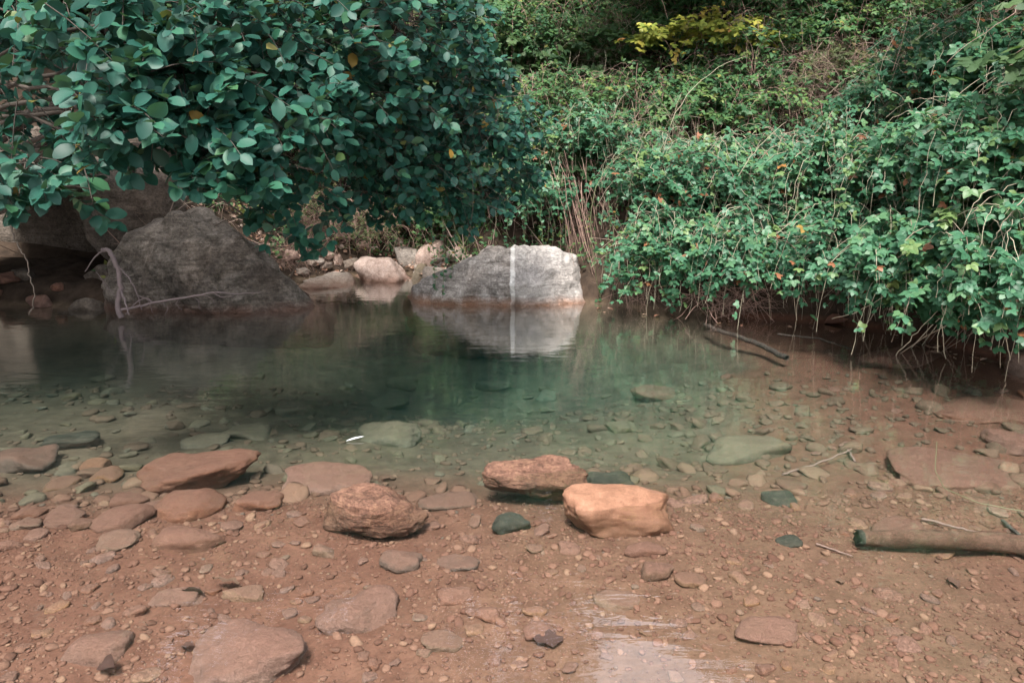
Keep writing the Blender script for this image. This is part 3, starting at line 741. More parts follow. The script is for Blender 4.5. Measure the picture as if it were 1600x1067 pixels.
# ------------------------------------------------------------------ pebbles: 240 single ones and the gravel between
rng = np.random.default_rng(5)
PEB = []
protos = []
for k in range(12):
    V, Fc = blob_rock(2000 + k, (.025, .025 * rng.uniform(.6, .9), .025 * rng.uniform(.3, .5)), 3, 9, 18, 0.08)
    protos.append({m: mesh_data("pebble", V, Fc, M[m]) for m in ('red', 'tan', 'grey', 'olive_stone')})
def clear_of_stones(x, y, r):
    return all((x - a) ** 2 + (y - b) ** 2 > (0.85 * c + r * 0.6) ** 2 for a, b, c in STONES)
cnt = 0
while cnt < 300:
    px = rng.uniform(-10, 1610); py = rng.uniform(590, 1060)
    if px > 700 and rng.random() < 0.5: continue
    if py < 720 and (px > 1150 and rng.random() < 0.5): continue
    p = bed_at(px, py); r = rng.uniform(0.016, 0.03) * (1.7 if rng.random() < 0.3 else 1) * (1 + 0.7 * (p[1] > 2.9))
    if not clear_of_stones(p[0], p[1], r): continue
    if p[1] > 3.0: mt = 'olive_stone' if p[0] < 1.5 else 'red'
    else: mt = rng.choice(['red', 'red', 'tan', 'grey'] if p[0] < 0.2 else ['red', 'tan', 'tan', 'grey'], p=[.46, .28, .22, .04])
    o = link("pebble", protos[rng.integers(12)][mt]); o.scale = (r / .025,) * 3
    o.rotation_euler = (rng.normal(0, .15), rng.normal(0, .15), rng.uniform(0, 6.28)); o.location = (p[0], p[1], p[2] + r * 0.06)
    nm = {'red': "reddish silt dusted pebble", 'tan': "tan pebble", 'grey': "grey pebble", 'olive_stone': "olive pebble"}[mt]
    where = "on the shallow bed in the foreground" if p[1] < 3.0 else "in the deeper water beyond the foreground stones"
    tag(o, nm + " " + where, "pebble", nm + "s " + where); PEB.append(o); cnt += 1
    STONES.append((p[0], p[1], r))
g = Geo()
def scatter_gravel(n, yr, xr, rr, sub, seed, dens=None):
    rng = np.random.default_rng(seed)
    x = rng.uniform(*xr, n); y = rng.uniform(*yr, n)
    patch = vnoise(np.stack([x * 1.7, y * 1.7, 0 * x], 1), 33) + (0.35 if dens is None else dens)
    keep = (rng.uniform(-1, 1, n) < patch) & (shore_dist(x, y) < -0.05) & (np.abs(x) < 0.72 * y + 0.35)
    x, y = x[keep], y[keep]; n = len(x); z = ground(x, y)
    r = rr[0] + (rr[1] - rr[0]) * rng.beta(1.2, 4.0, n)
    base = []
    for k in range(6):
        V, Fc = blob_rock(3000 + k + sub * 10, (1, rng.uniform(.6, .95), rng.uniform(.3, .6)), sub, 7, 22, 0.08); base.append((V, Fc))
    kind = rng.integers(0, 6, n); ang = rng.uniform(0, 6.28, n); tl = rng.normal(0, .18, n)
    for k in range(6):
        m = kind == k; V, Fc = base[k]; c, s = np.cos(ang[m]), np.sin(ang[m]); t = tl[m]
        vx = V[None, :, 0]; vy = V[None, :, 1]; vz = V[None, :, 2] + vx * t[:, None]
        W = np.stack([c[:, None] * vx - s[:, None] * vy, s[:, None] * vx + c[:, None] * vy, vz], -1) * r[m][:, None, None]
        W += np.stack([x[m], y[m], z[m] + r[m] * .12], -1)[:, None, :]
        Fq = (Fc[None] + (np.arange(m.sum()) * len(V))[:, None, None]).reshape(-1, 3)
        GV.append(W.reshape(-1, 3)); GF.append(Fq + GN[0]); GN[0] += m.sum() * len(V)
        GT.append(np.repeat(rng.random(m.sum()) , len(Fc)))
GV, GF, GT, GN = [], [], [], [0]
scatter_gravel(4800, (1.25, 3.0), (-2.4, 2.4), (0.006, 0.030), 2, 41, 0.55)
scatter_gravel(27000, (1.25, 3.1), (-2.6, 2.6), (0.003, 0.012), 1, 42, 0.8)
scatter_gravel(3900, (2.9, 5.2), (-3.6, 3.6), (0.008, 0.05), 2, 43, -.05)
scatter_gravel(260, (2.95, 4.8), (-3.2, 3.0), (0.04, 0.11), 3, 44, .0)
tag(mk("gravel", np.concatenate(GV), np.concatenate(GF), M['gravel'], tint=np.concatenate(GT)), "reddish brown gravel covering the shallow stream bed", "gravel", kind="stuff")

# ------------------------------------------------------------------ sunken log
a = bed_at(1345, 866); b = bed_at(1640, 888)
ax = unit(b - a); L_ = 1.7
k = 26; t = np.linspace(0, 1, k)[:, None]
cen = a + np.array([0.02, 0.04, 0.045]) + ax * t * L_ + np.array([0, 0, 1]) * (0.012 * np.sin(t * 7)) + np.array([0, 1, 0]) * (0.02 * np.sin(t * 4.1))
g = Geo(); tube(g, cen, np.linspace(0.031, 0.05, k) + .004 * np.exp(-((np.linspace(0, 1, k) - .22) / .02) ** 2) + .005 * np.exp(-((np.linspace(0, 1, k) - .36) / .02) ** 2), None, 18)
Vt = np.concatenate(g.V); Vt += 0.007 * fbm(Vt * np.array([9, 30, 30]), 4, 6)[:, None] * unit(Vt - np.repeat(cen, 18, 0))
lg = empty("sunken_log", cen[0] - np.array([0, 0, .04]), "straight silty log lying in the shallows at lower right", "log")
lgo = np.array(lg.location)
mk("trunk", Vt - lgo, np.concatenate(g.F), M['log'], lg)
# broken end: a ragged rim with a hollow inside
rim = Vt[:18]; c0 = cen[0]
inner = c0 + (rim - c0) * 0.72; deep_ = c0 + (rim - c0) * 0.6 + ax * 0.06; mid_ = np.repeat((c0 + ax * 0.07)[None], 18, 0)
rg = rim - ax * (0.012 + 0.014 * np.abs(np.sin(np.arange(18) * 1.7)))[:, None]
Vr = np.concatenate([rim, rg, inner - ax * 0.004, deep_, mid_]); Fr = []
for lvl in range(4):
    for j in range(18): Fr.append((lvl * 18 + j, (lvl + 1) * 18 + j, (lvl + 1) * 18 + (j + 1) % 18, lvl * 18 + (j + 1) % 18))
mk("broken_end", Vr - lgo, np.array(Fr), M['dark'], lg)

# ------------------------------------------------------------------ left overhanging shrub
rng = np.random.default_rng(77)
CL = [  # px, py, Y, radius m, twigs
 (60, 20, 3.6, .38, 18), (180, 40, 3.5, .40, 44), (290, 60, 3.6, .42, 50), (230, 130, 3.3, .34, 44), (320, 150, 3.4, .36, 46), (420, 110, 3.8, .42, 52),
 (190, 190, 3.1, .26, 24), (180, 250, 3.1, .14, 5), (300, 220, 3.3, .30, 34), (390, 210, 3.5, .34, 44), (470, 190, 3.8, .36, 44), (390, 275, 3.5, .22, 18), (345, 270, 3.4, .18, 14),
 (480, 300, 3.9, .22, 12), (430, 330, 3.9, .20, 9), (470, 370, 4.2, .20, 6), (560, 120, 4.3, .45, 60), (540, 30, 4.2, .5, 60), (650, 60, 4.8, .5, 62), (620, 170, 4.7, .45, 60), (560, 230, 4.5, .38, 44),
 (680, 200, 5.1, .42, 56), (730, 170, 5.4, .32, 36), (700, 110, 5.2, .36, 40), (650, 260, 5.0, .36, 46), (720, 260, 5.4, .32, 44), (760, 220, 5.6, .26, 28), (690, 310, 5.3, .26, 28), (745, 340, 5.5, .22, 20), (800, 250, 5.8, .2, 12), (780, 310, 5.7, .18, 10),
 (600, 300, 4.8, .28, 22), (720, 40, 5.2, .3, 30), (400, 20, 4.0, .45, 50),
 (820, 200, 6.0, .26, 26), (835, 290, 6.1, .2, 16), (770, 120, 5.6, .26, 26), (610, 345, 5.0, .16, 8), (540, 330, 4.6, .16, 7), (500, 395, 4.4, .1, 3), (400, 350, 3.9, .12, 5), (20, 290, 3.1, .22, 16), (60, 300, 3.2, .16, 8), (20, 120, 3.8, .3, 12), (100, 110, 3.9, .3, 14), (40, 210, 4.0, .34, 12), (110, 215, 4.2, .3, 10), (95, 270, 4.0, .25, 8), (150, 345, 3.3, .07, 3), (130, 250, 3.6, .2, 8), (210, 270, 3.4, .16, 6),
]
root = np.array([-4.9, 5.3, 0.35])
shrub = empty("overhanging_shrub", root, "big leaved dark teal green shrub overhanging the pool from the left", "shrub")
POS, DIR, NOR, SIZ = [], [], [], []
tw = Geo()
up = np.array([0, 0, 1.0])
def twig_clump(c, r, nt, size, squash=0.75):
    out = unit(c - (root + np.array([0, 0.5, 1.6]))) * np.array([1, 1, .4])
    for _ in range(nt):
        u = unit(rng.normal(0, 1, 3)) * rng.random() ** 0.45
        tip = c + u * r * np.array([1, 1, squash])
        d = unit(out * 0.7 + u * 0.7 + rng.normal(0, .3, 3) + np.array([0, -0.25, -0.25]))
        L = rng.uniform(.22, .4)
        base = tip - d * L
        pts = bez(base, base + d * L * .5 + up * .05, tip, 5)
        tube(tw, pts, .0035, .0016, 3, rng.random() * .6)
        t = unit(np.gradient(pts, axis=0))
        npair = rng.integers(3, 6)
        for i in range(npair):
            f = 1 - i * rng.uniform(.13, .17)
            q = base + (tip - base) * f + up * .05 * 2 * f * (1 - f)
            s0 = unit(np.cross(d, up) + 1e-6); ang = rng.normal(0, .45) + (0.9 if i % 2 else 0)
            s1 = unit(s0 * math.cos(ang) + np.cross(d, s0) * math.sin(ang))
            for sg in (1, -1):
                if rng.random() < .08: continue
                ld = unit(sg * s1 * rng.uniform(.7, 1.1) + d * rng.uniform(.35, .8) + rng.normal(0, .15, 3))
                nn = unit(up * .85 + np.array([0.1, -.5, 0]) + rng.normal(0, .5, 3))
                POS.append(q + ld * .008); DIR.append(ld); NOR.append(nn); SIZ.append(size * rng.uniform(.75, 1.12) * (.75 if i == 0 else 1))
        POS.append(tip); DIR.append(unit(d + rng.normal(0, .2, 3))); NOR.append(unit(up * .8 + np.array([0, -.5, 0]) + rng.normal(0, .3, 3))); SIZ.append(size * rng.uniform(.7, 1))
for (px, py, Y, r, nt) in CL:
    c = at_y(px, py, Y)
    twig_clump(c, r, int(nt * (.78 if Y < 4.1 else 1.0)), 0.088 if Y < 3.7 else (.08 if Y < 4.4 else .074))
# the part of the crown above the picture, arching over the pool's left
for k in range(60):
    c = np.array([rng.uniform(-5.2, -0.6), rng.uniform(3.4, 6.2), rng.uniform(2.4, 4.6)])
    px, py, zc = project(c)
    if py[0] > -80: continue
    twig_clump(c, .5, 18, .11)
for k in range(60):     # unseen crown clumps added above the picture to shade the recess
    twig_clump(np.array([rng.uniform(-7.4, -2.3), rng.uniform(2.6, 5.4), rng.uniform(3.0, 5.2)]), .6, 13, .14)
for k in range(16):     # extra out-of-view clumps, added sunward to keep the recess's outer end shaded
    twig_clump(np.array([rng.uniform(-6.6, -4.4), rng.uniform(4.3, 5.1), rng.uniform(2.9, 3.9)]), .5, 14, .13)
for k in range(26):     # body of the shrub behind, in deep shade
    c = np.array([rng.uniform(-5.0, -1.6), rng.uniform(5.2, 6.6), rng.uniform(1.5, 3.0)])
    twig_clump(c, .45, 16, .09)
POS, DIR, NOR, SIZ = map(np.array, (POS, DIR, NOR, SIZ))
px, py, zc = project(POS)
vis = (px > 8) & (px < 1590) & (py > 8) & (py < 440)
score = np.where(vis, SIZ / zc * np.abs((NOR * unit(POS - np.array([0, 0, CAM_H]))).sum(1)) / zc, 0)
single = np.argsort(-score)[:300]
rest = np.ones(len(POS), bool); rest[single] = False
g = Geo(); seen = (px > -60) & (px < 1660) & (py > -60) & (py < 600) & (zc > 0)
for sel_, tp_ in ((rest & seen, TPL_BIG), (rest & ~seen, TPL_MIN)):
    put_leaves(g, tp_, POS[sel_] - root, DIR[sel_], NOR[sel_], SIZ[sel_], rng.random(sel_.sum()))
tag(g.obj("foliage", M['shrub'], shrub), kind="stuff")
lm = [mesh_data("leaf", *leaf_tpl([0, .06, .16, .3, .46, .62, .76, .88, .96, 1], [.015, .11, .22, .30, .335, .33, .285, .2, .1, .012], f, dr, w * .4), M['shrub_obj']) for f, dr, w in ((.25, .16, .012), (.4, .08, .0), (.12, .3, .02))]
def leaf_object(data, pos, d, n, s, parent, rootp):
    X = unit(d); Z = unit(n - (n @ X) * X); Y = np.cross(Z, X)
    o = link("leaf", data, parent)
    m = Matrix(((X[0], Y[0], Z[0], 0), (X[1], Y[1], Z[1], 0), (X[2], Y[2], Z[2], 0), (0, 0, 0, 1)))
    o.matrix_basis = Matrix.Translation(Vector((pos - rootp).tolist())) @ m @ Matrix.Scale(float(s), 4)
    return o
for i in single: leaf_object(lm[i % 3], POS[i], DIR[i], NOR[i], SIZ[i], shrub, root)
tag(mk("twigs", np.concatenate(tw.V) - root, np.concatenate(tw.F), M['bark'], shrub, tint=np.concatenate(tw.T)), kind="stuff")
for i, (px_, py_, Y_, r_, n_) in enumerate(CL):
    if i % 2: continue
    c = at_y(px_, py_, Y_); gb = Geo()
    st = root + np.array([rng.normal(0, .1), rng.normal(0, .1), 0])
    pts = bez(st, 0.5 * (st + c) + np.array([0, .3, 1.3]), c, 14); pts[1:-1] += rng.normal(0, .02, (12, 3))
    tube(gb, pts - root, .026, .004, 6, .4); gb.obj("branch", M['bark'], shrub)

# ------------------------------------------------------------------ brambles and slope shrubs
def bramble(name, c, rad, ncane, label, seed, cat="bramble", mat='bramble', mobj='bramble_obj', size=.05, tpl=TPL_MID, nsingle=0, out=(0, -1, 0), spacing=.04, group=None, stem='cane', fall=1.0, dense=1.0, trif=True, lead=.55):
    rng = np.random.default_rng(seed)
    c = np.asarray(c, float); rad = np.asarray(rad, float)
    gx, gy = c[0], c[1] + rad[1] * 1.4
    rt = np.array([gx, gy, gz(gx, gy)])
    o = empty(name, rt, label, cat, group)
    gs = Geo(); LP, LD, LN, LS, LT = [], [], [], [], []
    outv = unit(np.array(out, float))
    for k in range(ncane):
        u = unit(rng.normal(0, 1, 3)) * rng.random() ** .4; u[2] = abs(u[2]) * .9 - .15
        p1 = c + rad * u * 1.05
        p0 = np.array([rt[0], rt[1], rt[2]]) + rad * np.array([rng.normal(0, .45), rng.uniform(-.5, .3), 0]) + up * .02
        hd = unit(outv * rng.uniform(.4, 1.1) + np.array([rng.normal(0, .7), rng.normal(0, .25), 0]))
        p2 = p1 + hd * rng.uniform(.35, .8) * rad[0] - up * rng.uniform(.15, .8) * rad[2] * fall
        p2[2] = max(p2[2], 0.01 + .06 * rng.random())
        mid = p1 + (p1 - 0.5 * (p0 + p2)) * .55
        n = 12
        pts = bez(p0, mid, p2, n); pts[2:] += rng.normal(0, .008, (n - 2, 3))
        ln = np.linalg.norm(np.diff(pts, axis=0), axis=1).sum()
        if stem == 'cane' or k % 3 == 0: tube(gs, (pts if k % 9 == 0 else pts[4:]) - rt, rng.uniform(.0025, .0045), .0012, 3, rng.random())
        m = max(3, int(ln * .8 / spacing))
        f = np.sort(rng.uniform(.12, 1, m)) * (n - 1); i0 = np.minimum(f.astype(int), n - 2); fr = (f - i0)[:, None]
        q = pts[i0] * (1 - fr) + pts[i0 + 1] * fr; tg = unit(pts[i0 + 1] - pts[i0])
        side = unit(np.cross(tg, up)) * np.where(np.arange(m) % 2, 1, -1)[:, None]
        ld = unit(side * rng.uniform(.5, 1, (m, 1)) + tg * .5 + outv * .35 + rng.normal(0, .3, (m, 3)) - up * .15)
        LP.append(q + ld * rng.uniform(.015, .045, (m, 1))); LD.append(ld)
        LN.append(unit(up * .9 + outv * .45 + rng.normal(0, .33, (m, 3)))); LS.append(size * rng.uniform(.65, 1.2, m))
        LT.append(np.full(m, rng.normal(0, .2)) + .22 * (u[2] - .2))
    for k in range(int(ncane * lead)):       # long loose shoots standing off the mass
        u = unit(rng.normal(0, 1, 3)); u[2] = abs(u[2]); u[1] = -abs(u[1]) * .6
        p1 = c + rad * u * .9; hd = unit(outv * .6 + np.array([rng.normal(0, .9), 0, 0]))
        p2 = p1 + hd * rng.uniform(.2, .7) * rad[0] - up * rng.uniform(.5, 1.5) * rad[2]; p2[2] = max(p2[2], .01)
        n = 18; pts = wobble(bez(p1 - hd * .25 - up * .2, p1 + up * rng.uniform(.1, .35) + hd * .15, p2, n), .006, rng)
        tube(gs, pts - rt, rng.uniform(.0022, .0038), .0013, 4, .5 + .5 * rng.random())
        m = rng.integers(3, 13); i0 = rng.integers(2, n - 1, m); q = pts[i0]
        ld = unit(np.array([1, .3, 0]) * rng.normal(0, 1, (m, 1)) + outv * .4 + rng.normal(0, .3, (m, 3)))
        LP.append(q + ld * .02); LD.append(ld); LN.append(unit(up * .8 + outv * .6 + rng.normal(0, .35, (m, 3)))); LS.append(size * rng.uniform(.6, 1.05, m)); LT.append(np.full(m, rng.normal(.12, .2)))
    LP, LD, LN, LS, LT = map(np.concatenate, (LP, LD, LN, LS, LT))
    ok = LP[:, 2] > 0.015
    LP, LD, LN, LS, LT = LP[ok], LD[ok], LN[ok], LS[ok], LT[ok]
    tint = np.clip(rng.normal(.42, .16, len(LP)) + LT, 0, 1); tint = np.where(rng.random(len(LP)) < .012, 1.0, np.minimum(tint, .93))
    sing = np.array([], int)
    if nsingle:
        x, y, z = project(LP); v = (x > 5) & (x < 1595) & (y > 5) & (y < 560)
        fc = np.abs((LN * unit(LP - np.array([0, 0, CAM_H]))).sum(1)) + .25
        # nearest the camera side of the bush
        front = ((LP - c) @ np.array([0, -1.0, 0.25])) / rad[1]
        sing = np.argsort(-np.where(v, fc * LS / z * (1.5 + front), 0))[:nsingle]
    rs = np.ones(len(LP), bool); rs[sing] = False
    g = Geo()
    def tri(LP, LD, LN, LS, T):
        put_leaves(g, tpl, LP - rt, LD, LN, LS, T)
        if trif:
            sd = np.cross(LN, LD)
            for sg in (1, -1):
                d2 = unit(LD * .35 + sg * sd); put_leaves(g, tpl, LP - rt + LD * .004, d2, unit(LN + rng.normal(0, .12, LN.shape)), LS * .86, T)
    tri(LP[rs], LD[rs], LN[rs], LS[rs], tint[rs])
    tag(g.obj("foliage", M[mat], o), kind="stuff")
    for i in sing: leaf_object(BRLEAF[i % 3], LP[i], LD[i], LN[i], LS[i], o, rt)
    tag(gs.obj("canes", M[stem], o), kind="stuff")
    return o
def trif_mesh(seed):
    r = np.random.default_rng(seed); g = Geo(); tp = leaf_tpl([0, .1, .28, .5, .72, .9, 1], [.03, .2, .32, .35, .27, .13, .015], .25, r.uniform(.1, .3), .012)
    z = np.zeros((1, 3)); n = np.array([[0, 0, 1.0]])
    put_leaves(g, tp, z, np.array([[1.0, 0, 0]]), n, 1.0, .5)
    for sg in (1, -1): put_leaves(g, tp, z, np.array([[.35, sg * .93, 0]]), n + np.array([[0.1, sg * .12, 0]]), .86, .5)
    return mesh_data("leaf", np.concatenate(g.V), np.concatenate(g.F), M['bramble_obj'])
BRLEAF = [trif_mesh(s) for s in (1, 2, 3)]

B = [ # px, py, Y, rx, ry, rz, canes, label, singles, size
 (1575, 400, 4.55, .50, .45, .55, 95, "bramble cascading to the water at the right edge", 90, .056),
 (1450, 390, 5.15, .50, .45, .55, 90, "bramble hanging over the water left of the right edge cascade", 70, .054),
 (1330, 385, 5.75, .50, .45, .50, 80, "bramble above the dark hollow in the right bank", 50, .052),
 (1190, 380, 6.2, .55, .5, .45, 85, "bramble arching over the tangle of dead twigs", 40, .05),
 (1050, 385, 6.6, .55, .45, .48, 80, "bramble reaching the water right of the pale boulder", 40, .05),
 (1580, 220, 5.1, .60, .5, .55, 100, "bramble bank at right edge at mid height of the picture", 60, .056),
 (1450, 240, 5.7, .60, .5, .55, 95, "bramble swell between the right edge and the slope's middle", 50, .052),
 (1310, 260, 6.4, .60, .5, .5, 95, "bramble swell with long arching canes right of centre", 30, .05),
 (1170, 265, 6.9, .65, .5, .45, 95, "bramble shelf above the twig tangle bramble", 20, .048),
 (1040, 270, 7.2, .60, .5, .5, 90, "bramble mass up the bank behind the pale boulder's right end", 20, .048),
 (925, 205, 7.7, .45, .4, .3, 55, "thin bramble hanging above the dry brown vines", 0, .046),
 (845, 285, 7.6, .35, .4, .5, 55, "bramble hanging behind the pale boulder's middle", 0, .046),
 (1585, 70, 5.9, .65, .55, .5, 85, "bramble crest in the upper right corner", 30, .054),
 (1470, 90, 6.6, .6, .5, .5, 75, "bramble crest left of the upper right corner", 20, .05),
 (1390, 160, 7.0, .55, .5, .45, 60, "sparse bramble at the edge of the dry brush", 0, .046),
]
for i, (px_, py_, Y_, rx, ry, rz, nc, lab, ns, sz) in enumerate(B):
    bramble("bramble_bush", on_bank(px_, py_, Y_, .25), (rx, ry, rz), int(nc * .98), lab, 500 + i, size=sz * 1.05, nsingle=ns, out=(-.25 if px_ > 1300 else 0, -1, 0), tpl=TPL_MID if Y_ < 6.3 else (TPL_LOW if Y_ < 7.1 else TPL_MIN))
SH = [
 (1100, 175, 8.1, .65, .5, .45, 70, "leafy shrub below the yellow leaved vine", 'slope', .05),
 (985, 165, 8.3, .65, .5, .5, 85, "dense green shrub left of the yellow leaved vine", 'slope', .045),
 (870, 170, 8.3, .6, .5, .55, 95, "dense small leaved shrub right of the overhanging shrub", 'slope', .04),
 (800, 200, 8.0, .45, .4, .55, 60, "green shrub half hidden by the overhanging shrub's tip", 'slope', .042),
 (780, 60, 9.2, .65, .5, .6, 85, "shrub at the top beside the overhanging shrub", 'slope', .042),
 (900, 50, 9.4, .75, .5, .55, 95, "tall green shrub at the top centre of the slope", 'slope', .044),
 (1020, 60, 9.3, .65, .5, .5, 60, "shrub at the top just left of the yellow leaved vine", 'slope', .048),
 (1210, 60, 9.6, .65, .5, .5, 55, "pale green shrub at the top right of the yellow leaved vine", 'slope', .05),
 (1330, 50, 9.2, .65, .5, .5, 40, "thin pale shrub above the dry brush", 'slope', .048),
 (1220, 180, 8.0, .5, .45, .4, 40, "low shrub left of the dry brush", 'slope', .048),
 (1100, 60, 8.6, .75, .35, .3, 42, "yellow leaved vine sprawling on the upper slope", 'yellow', .06),
 (560, 350, 8.9, .6, .5, .35, 60, "olive shrub of fine leaves left of the stream rocks", 'olive', .03),
 (660, 330, 9.6, .7, .5, .4, 70, "green shrub overhanging the far stream rocks", 'slope', .045),
 (470, 320, 8.8, .7, .5, .4, 60, "shaded brown green brush behind the overhanging shrub", 'olive', .035),
 (740, 330, 9.0, .5, .5, .5, 60, "leafy shrub at the stream's right above the pale boulder", 'slope', .045),
 (1200, 115, 9.0, .5, .4, .3, 40, "low green shrub just right of the yellow vine's lower end", 'slope', .045),
 (1310, 110, 9.0, .5, .4, .3, 30, "scrubby plant in the middle of the dry brush", 'olive', .04),
 (1400, 40, 9.0, .6, .5, .4, 55, "leafy shrub near the top left of the bramble crest", 'slope', .048),
 (1270, 15, 10.0, .6, .5, .4, 50, "pale shrub at the very top above the dry brush", 'slope', .05),
 (1140, 8, 10.2, .6, .5, .4, 50, "shrub at the very top above the yellow leaved vine", 'slope', .05),
 (1380, 130, 8.5, .5, .4, .3, 40, "low leafy plant at the right side of the dry brush", 'slope', .045),
 (1000, 8, 10.3, .7, .5, .4, 60, "shrub at the very top above the dense green shrub", 'slope', .048),
 (580, 230, 9.8, .8, .5, .6, 70, "shrub seen through gaps in the overhanging shrub", 'slope', .05),
]
_ORD = ["first", "second", "third", "fourth", "fifth", "sixth", "seventh"]
for row, (py_, nm_) in enumerate(((8, "top edge"), (70, "thicket just under the top edge"), (125, "thicket well below the top edge"))):
    for k_ in range(7):
        px_ = 790 + k_ * 112 + 40 * (row % 2)
        if row and 1200 < px_ < 1400: continue
        SH.append((px_, py_, 10.5, .62, .4, .36, 38, "green slope shrub, %s from left along the %s" % (_ORD[k_], nm_), 'slope', .047))
for i, (px_, py_, Y_, rx, ry, rz, nc, lab, mt, sz) in enumerate(SH):
    bramble("slope_shrub" if mt != 'yellow' else "yellow_vine", on_bank(px_, py_, Y_, .15 if mt != 'yellow' else .5), (rx, ry, rz), int(nc * 1.0), lab, 700 + i, cat="shrub" if mt != 'yellow' else "vine", mat=mt, size=sz * 1.15, tpl=TPL_MIN if mt != 'yellow' else TPL_LOW, spacing=.042, stem='twig', fall=.5, trif=(mt == 'yellow' or i % 2 == 0))

# slope cover and trees above the picture: what the pool mirrors
rng = np.random.default_rng(9)
cover = []
for yy in np.arange(9.6, 19, 1.25):
    for xx in np.arange(-9, 13, 1.5):
        x = xx + rng.uniform(-.5, .5); y = yy + rng.uniform(-.4, .4)
        z = gz(x, y)
        px, py, zc = project([[x, y, z + .4]])
        if py[0] > -20 and -100 < px[0] < 1700 and y < 9.8: continue
        if y > 11.5 and 8 < math.degrees(math.atan2(x, y)) < 18: continue
        cover.append((x, y, z))
for xx, yy in ((4.6, 5.6), (5.4, 4.4), (5.6, 6.6), (5.8, 3.0), (6.6, 5.2), (4.6, 7.4), (-6.5, 7.5), (-7.5, 6.0), (-8, 4)): cover.append((xx, yy, gz(xx, yy)))
cp_ = []
for k in range(4):
    o = bramble("slope_shrub", np.array([0, 60.0, gz(0, 60.0) + .55]), (1.0, .9, .7), 60, "x", 850 + k, cat="shrub", mat='far', size=.10, tpl=TPL_LOW, spacing=.06, stem='twig', fall=.6, trif=True)
    cp_.append(o)
for i, (x, y, z) in enumerate(cover):
    src = cp_[i % 4]
    o = link("slope_shrub", None, None, (x, y, z)); o.rotation_euler = (0, 0, rng.uniform(-.8, .8)); s = rng.uniform(.85, 1.3); o.scale = (s, s, s)
    tag(o, "leafy shrub covering the bank beyond the picture's edge", "shrub", "shrubs covering the upper bank")
    for ch in src.children:
        c2 = ch.copy(); COL.objects.link(c2); c2.parent = o
for src in cp_:
    for ch in list(src.children): bpy.data.objects.remove(ch)
    bpy.data.objects.remove(src)

def far_tree(x, y, h, r, label, seed):
    rng = np.random.default_rng(seed); z = gz(x, y)
    o = empty("tree", (x, y, z), label, "tree", "trees above the slope")
    g = Geo(); tube(g, wobble(bez((0, 0, -.2), (.2, 0, h * .5), (.1, -.3, h * .85), 10), .04, rng), .16, .04, 8, .5)
    for k in range(12):
        a = rng.uniform(0, 6.28); z0 = rng.uniform(.4, .8) * h
        tube(g, bez((.1, -.1, z0), (math.cos(a) * r * .5, math.sin(a) * r * .5, z0 + .4), (math.cos(a) * r * .9, math.sin(a) * r * .9, z0 + rng.uniform(.2, 1)), 7), .05, .01, 5, .5)
    g.obj("trunk", M['bark'], o)
    n = 2800; u = unit(rng.normal(0, 1, (n, 3))) * rng.random((n, 1)) ** .4
    cl = unit(rng.normal(0, 1, (40, 3))) * rng.uniform(.4, 1, (40, 1))
    P = cl[rng.integers(0, 40, n)] + u * .33
    P = P * np.array([r, r, h * .38]) + np.array([0, -.1, h * .68])
    g = Geo(); put_leaves(g, TPL_MIN, P, unit(rng.normal(0, 1, (n, 3))), unit(up + rng.normal(0, .6, (n, 3))), rng.uniform(.16, .26, n), rng.random(n))
    tag(g.obj("crown", M['far'], o), kind="stuff")
for i, (x, y, h, r) in enumerate(((-7.2, 11.0, 8, 2.2), (-4.7, 12.0, 8, 2.2), (-2.3, 12.6, 8.5, 2.2), (0.1, 12.6, 8.5, 1.9), (5.6, 12.2, 8, 1.9), (7.9, 11.0, 8, 2.2), (9.5, 8.3, 8, 2.4), (9.8, 4.5, 8, 2.4), (-9.5, 6.5, 7, 2.5), (-10, 1.0, 6, 2.3))):
    far_tree(x, y, h, r, "broadleaf tree standing above the slope beyond the picture's top", 40 + i)

# ------------------------------------------------------------------ dry brush, twigs, vines
def twig_mass(name, label, c, rad, n, seed, cat, mat='twig', ln=(.2, .6), r=(.0012, .003), dirv=(0, -.3, .3), spread=.8, sides=3, sag=.15):
    rng = np.random.default_rng(seed); c = np.asarray(c, float); g = Geo()
    base = np.array([c[0], c[1], gz(c[0], c[1])])
    for _ in range(n):
        u = unit(rng.normal(0, 1, 3)) * rng.random() ** .5
        p = c + u * np.asarray(rad); d = unit(np.array(dirv) + rng.normal(0, spread, 3)); L = rng.uniform(*ln)
        pts = bez(p - d * L / 2, p + rng.normal(0, sag, 3) * L, p + d * L / 2 - up * sag * L, 6)
        pts[:, 2] = np.maximum(pts[:, 2], -.02)
        tube(g, pts - base, rng.uniform(*r), .0008, sides, rng.random())
    o = g.obj(name, M[mat]); o.location = tuple(base)
    return tag(o, label, cat, kind="stuff")
twig_mass("dead_twig_tangle", "tangle of dead brown twigs at the waterline of the right bank", at_y(1150, 462, 6.15), (.42, .18, .10), 170, 1, "twigs", ln=(.2, .6), dirv=(.6, -.1, 0.1), sag=.2)
twig_mass("dead_twig_tangle", "thin dead twigs under the brambles right of the pale boulder", at_y(1010, 455, 6.5), (.35, .15, .12), 70, 2, "twigs", ln=(.2, .5), dirv=(.1, -.2, -.6))
twig_mass("dead_twig_tangle", "dead stems in the shade under the right bank brambles", at_y(1330, 440, 5.9), (.6, .25, .15), 60, 3, "twigs", ln=(.3, .7), dirv=(.1, -.2, -.6))
twig_mass("dry_brush", "pinkish dry brush on the upper slope right of centre", on_bank(1300, 140, 7.9, .12), (.8, .45, .5), 1100, 4, "brush", 'grass', ln=(.25, .6), r=(.0015, .003), dirv=(0.2, -.2, .5))
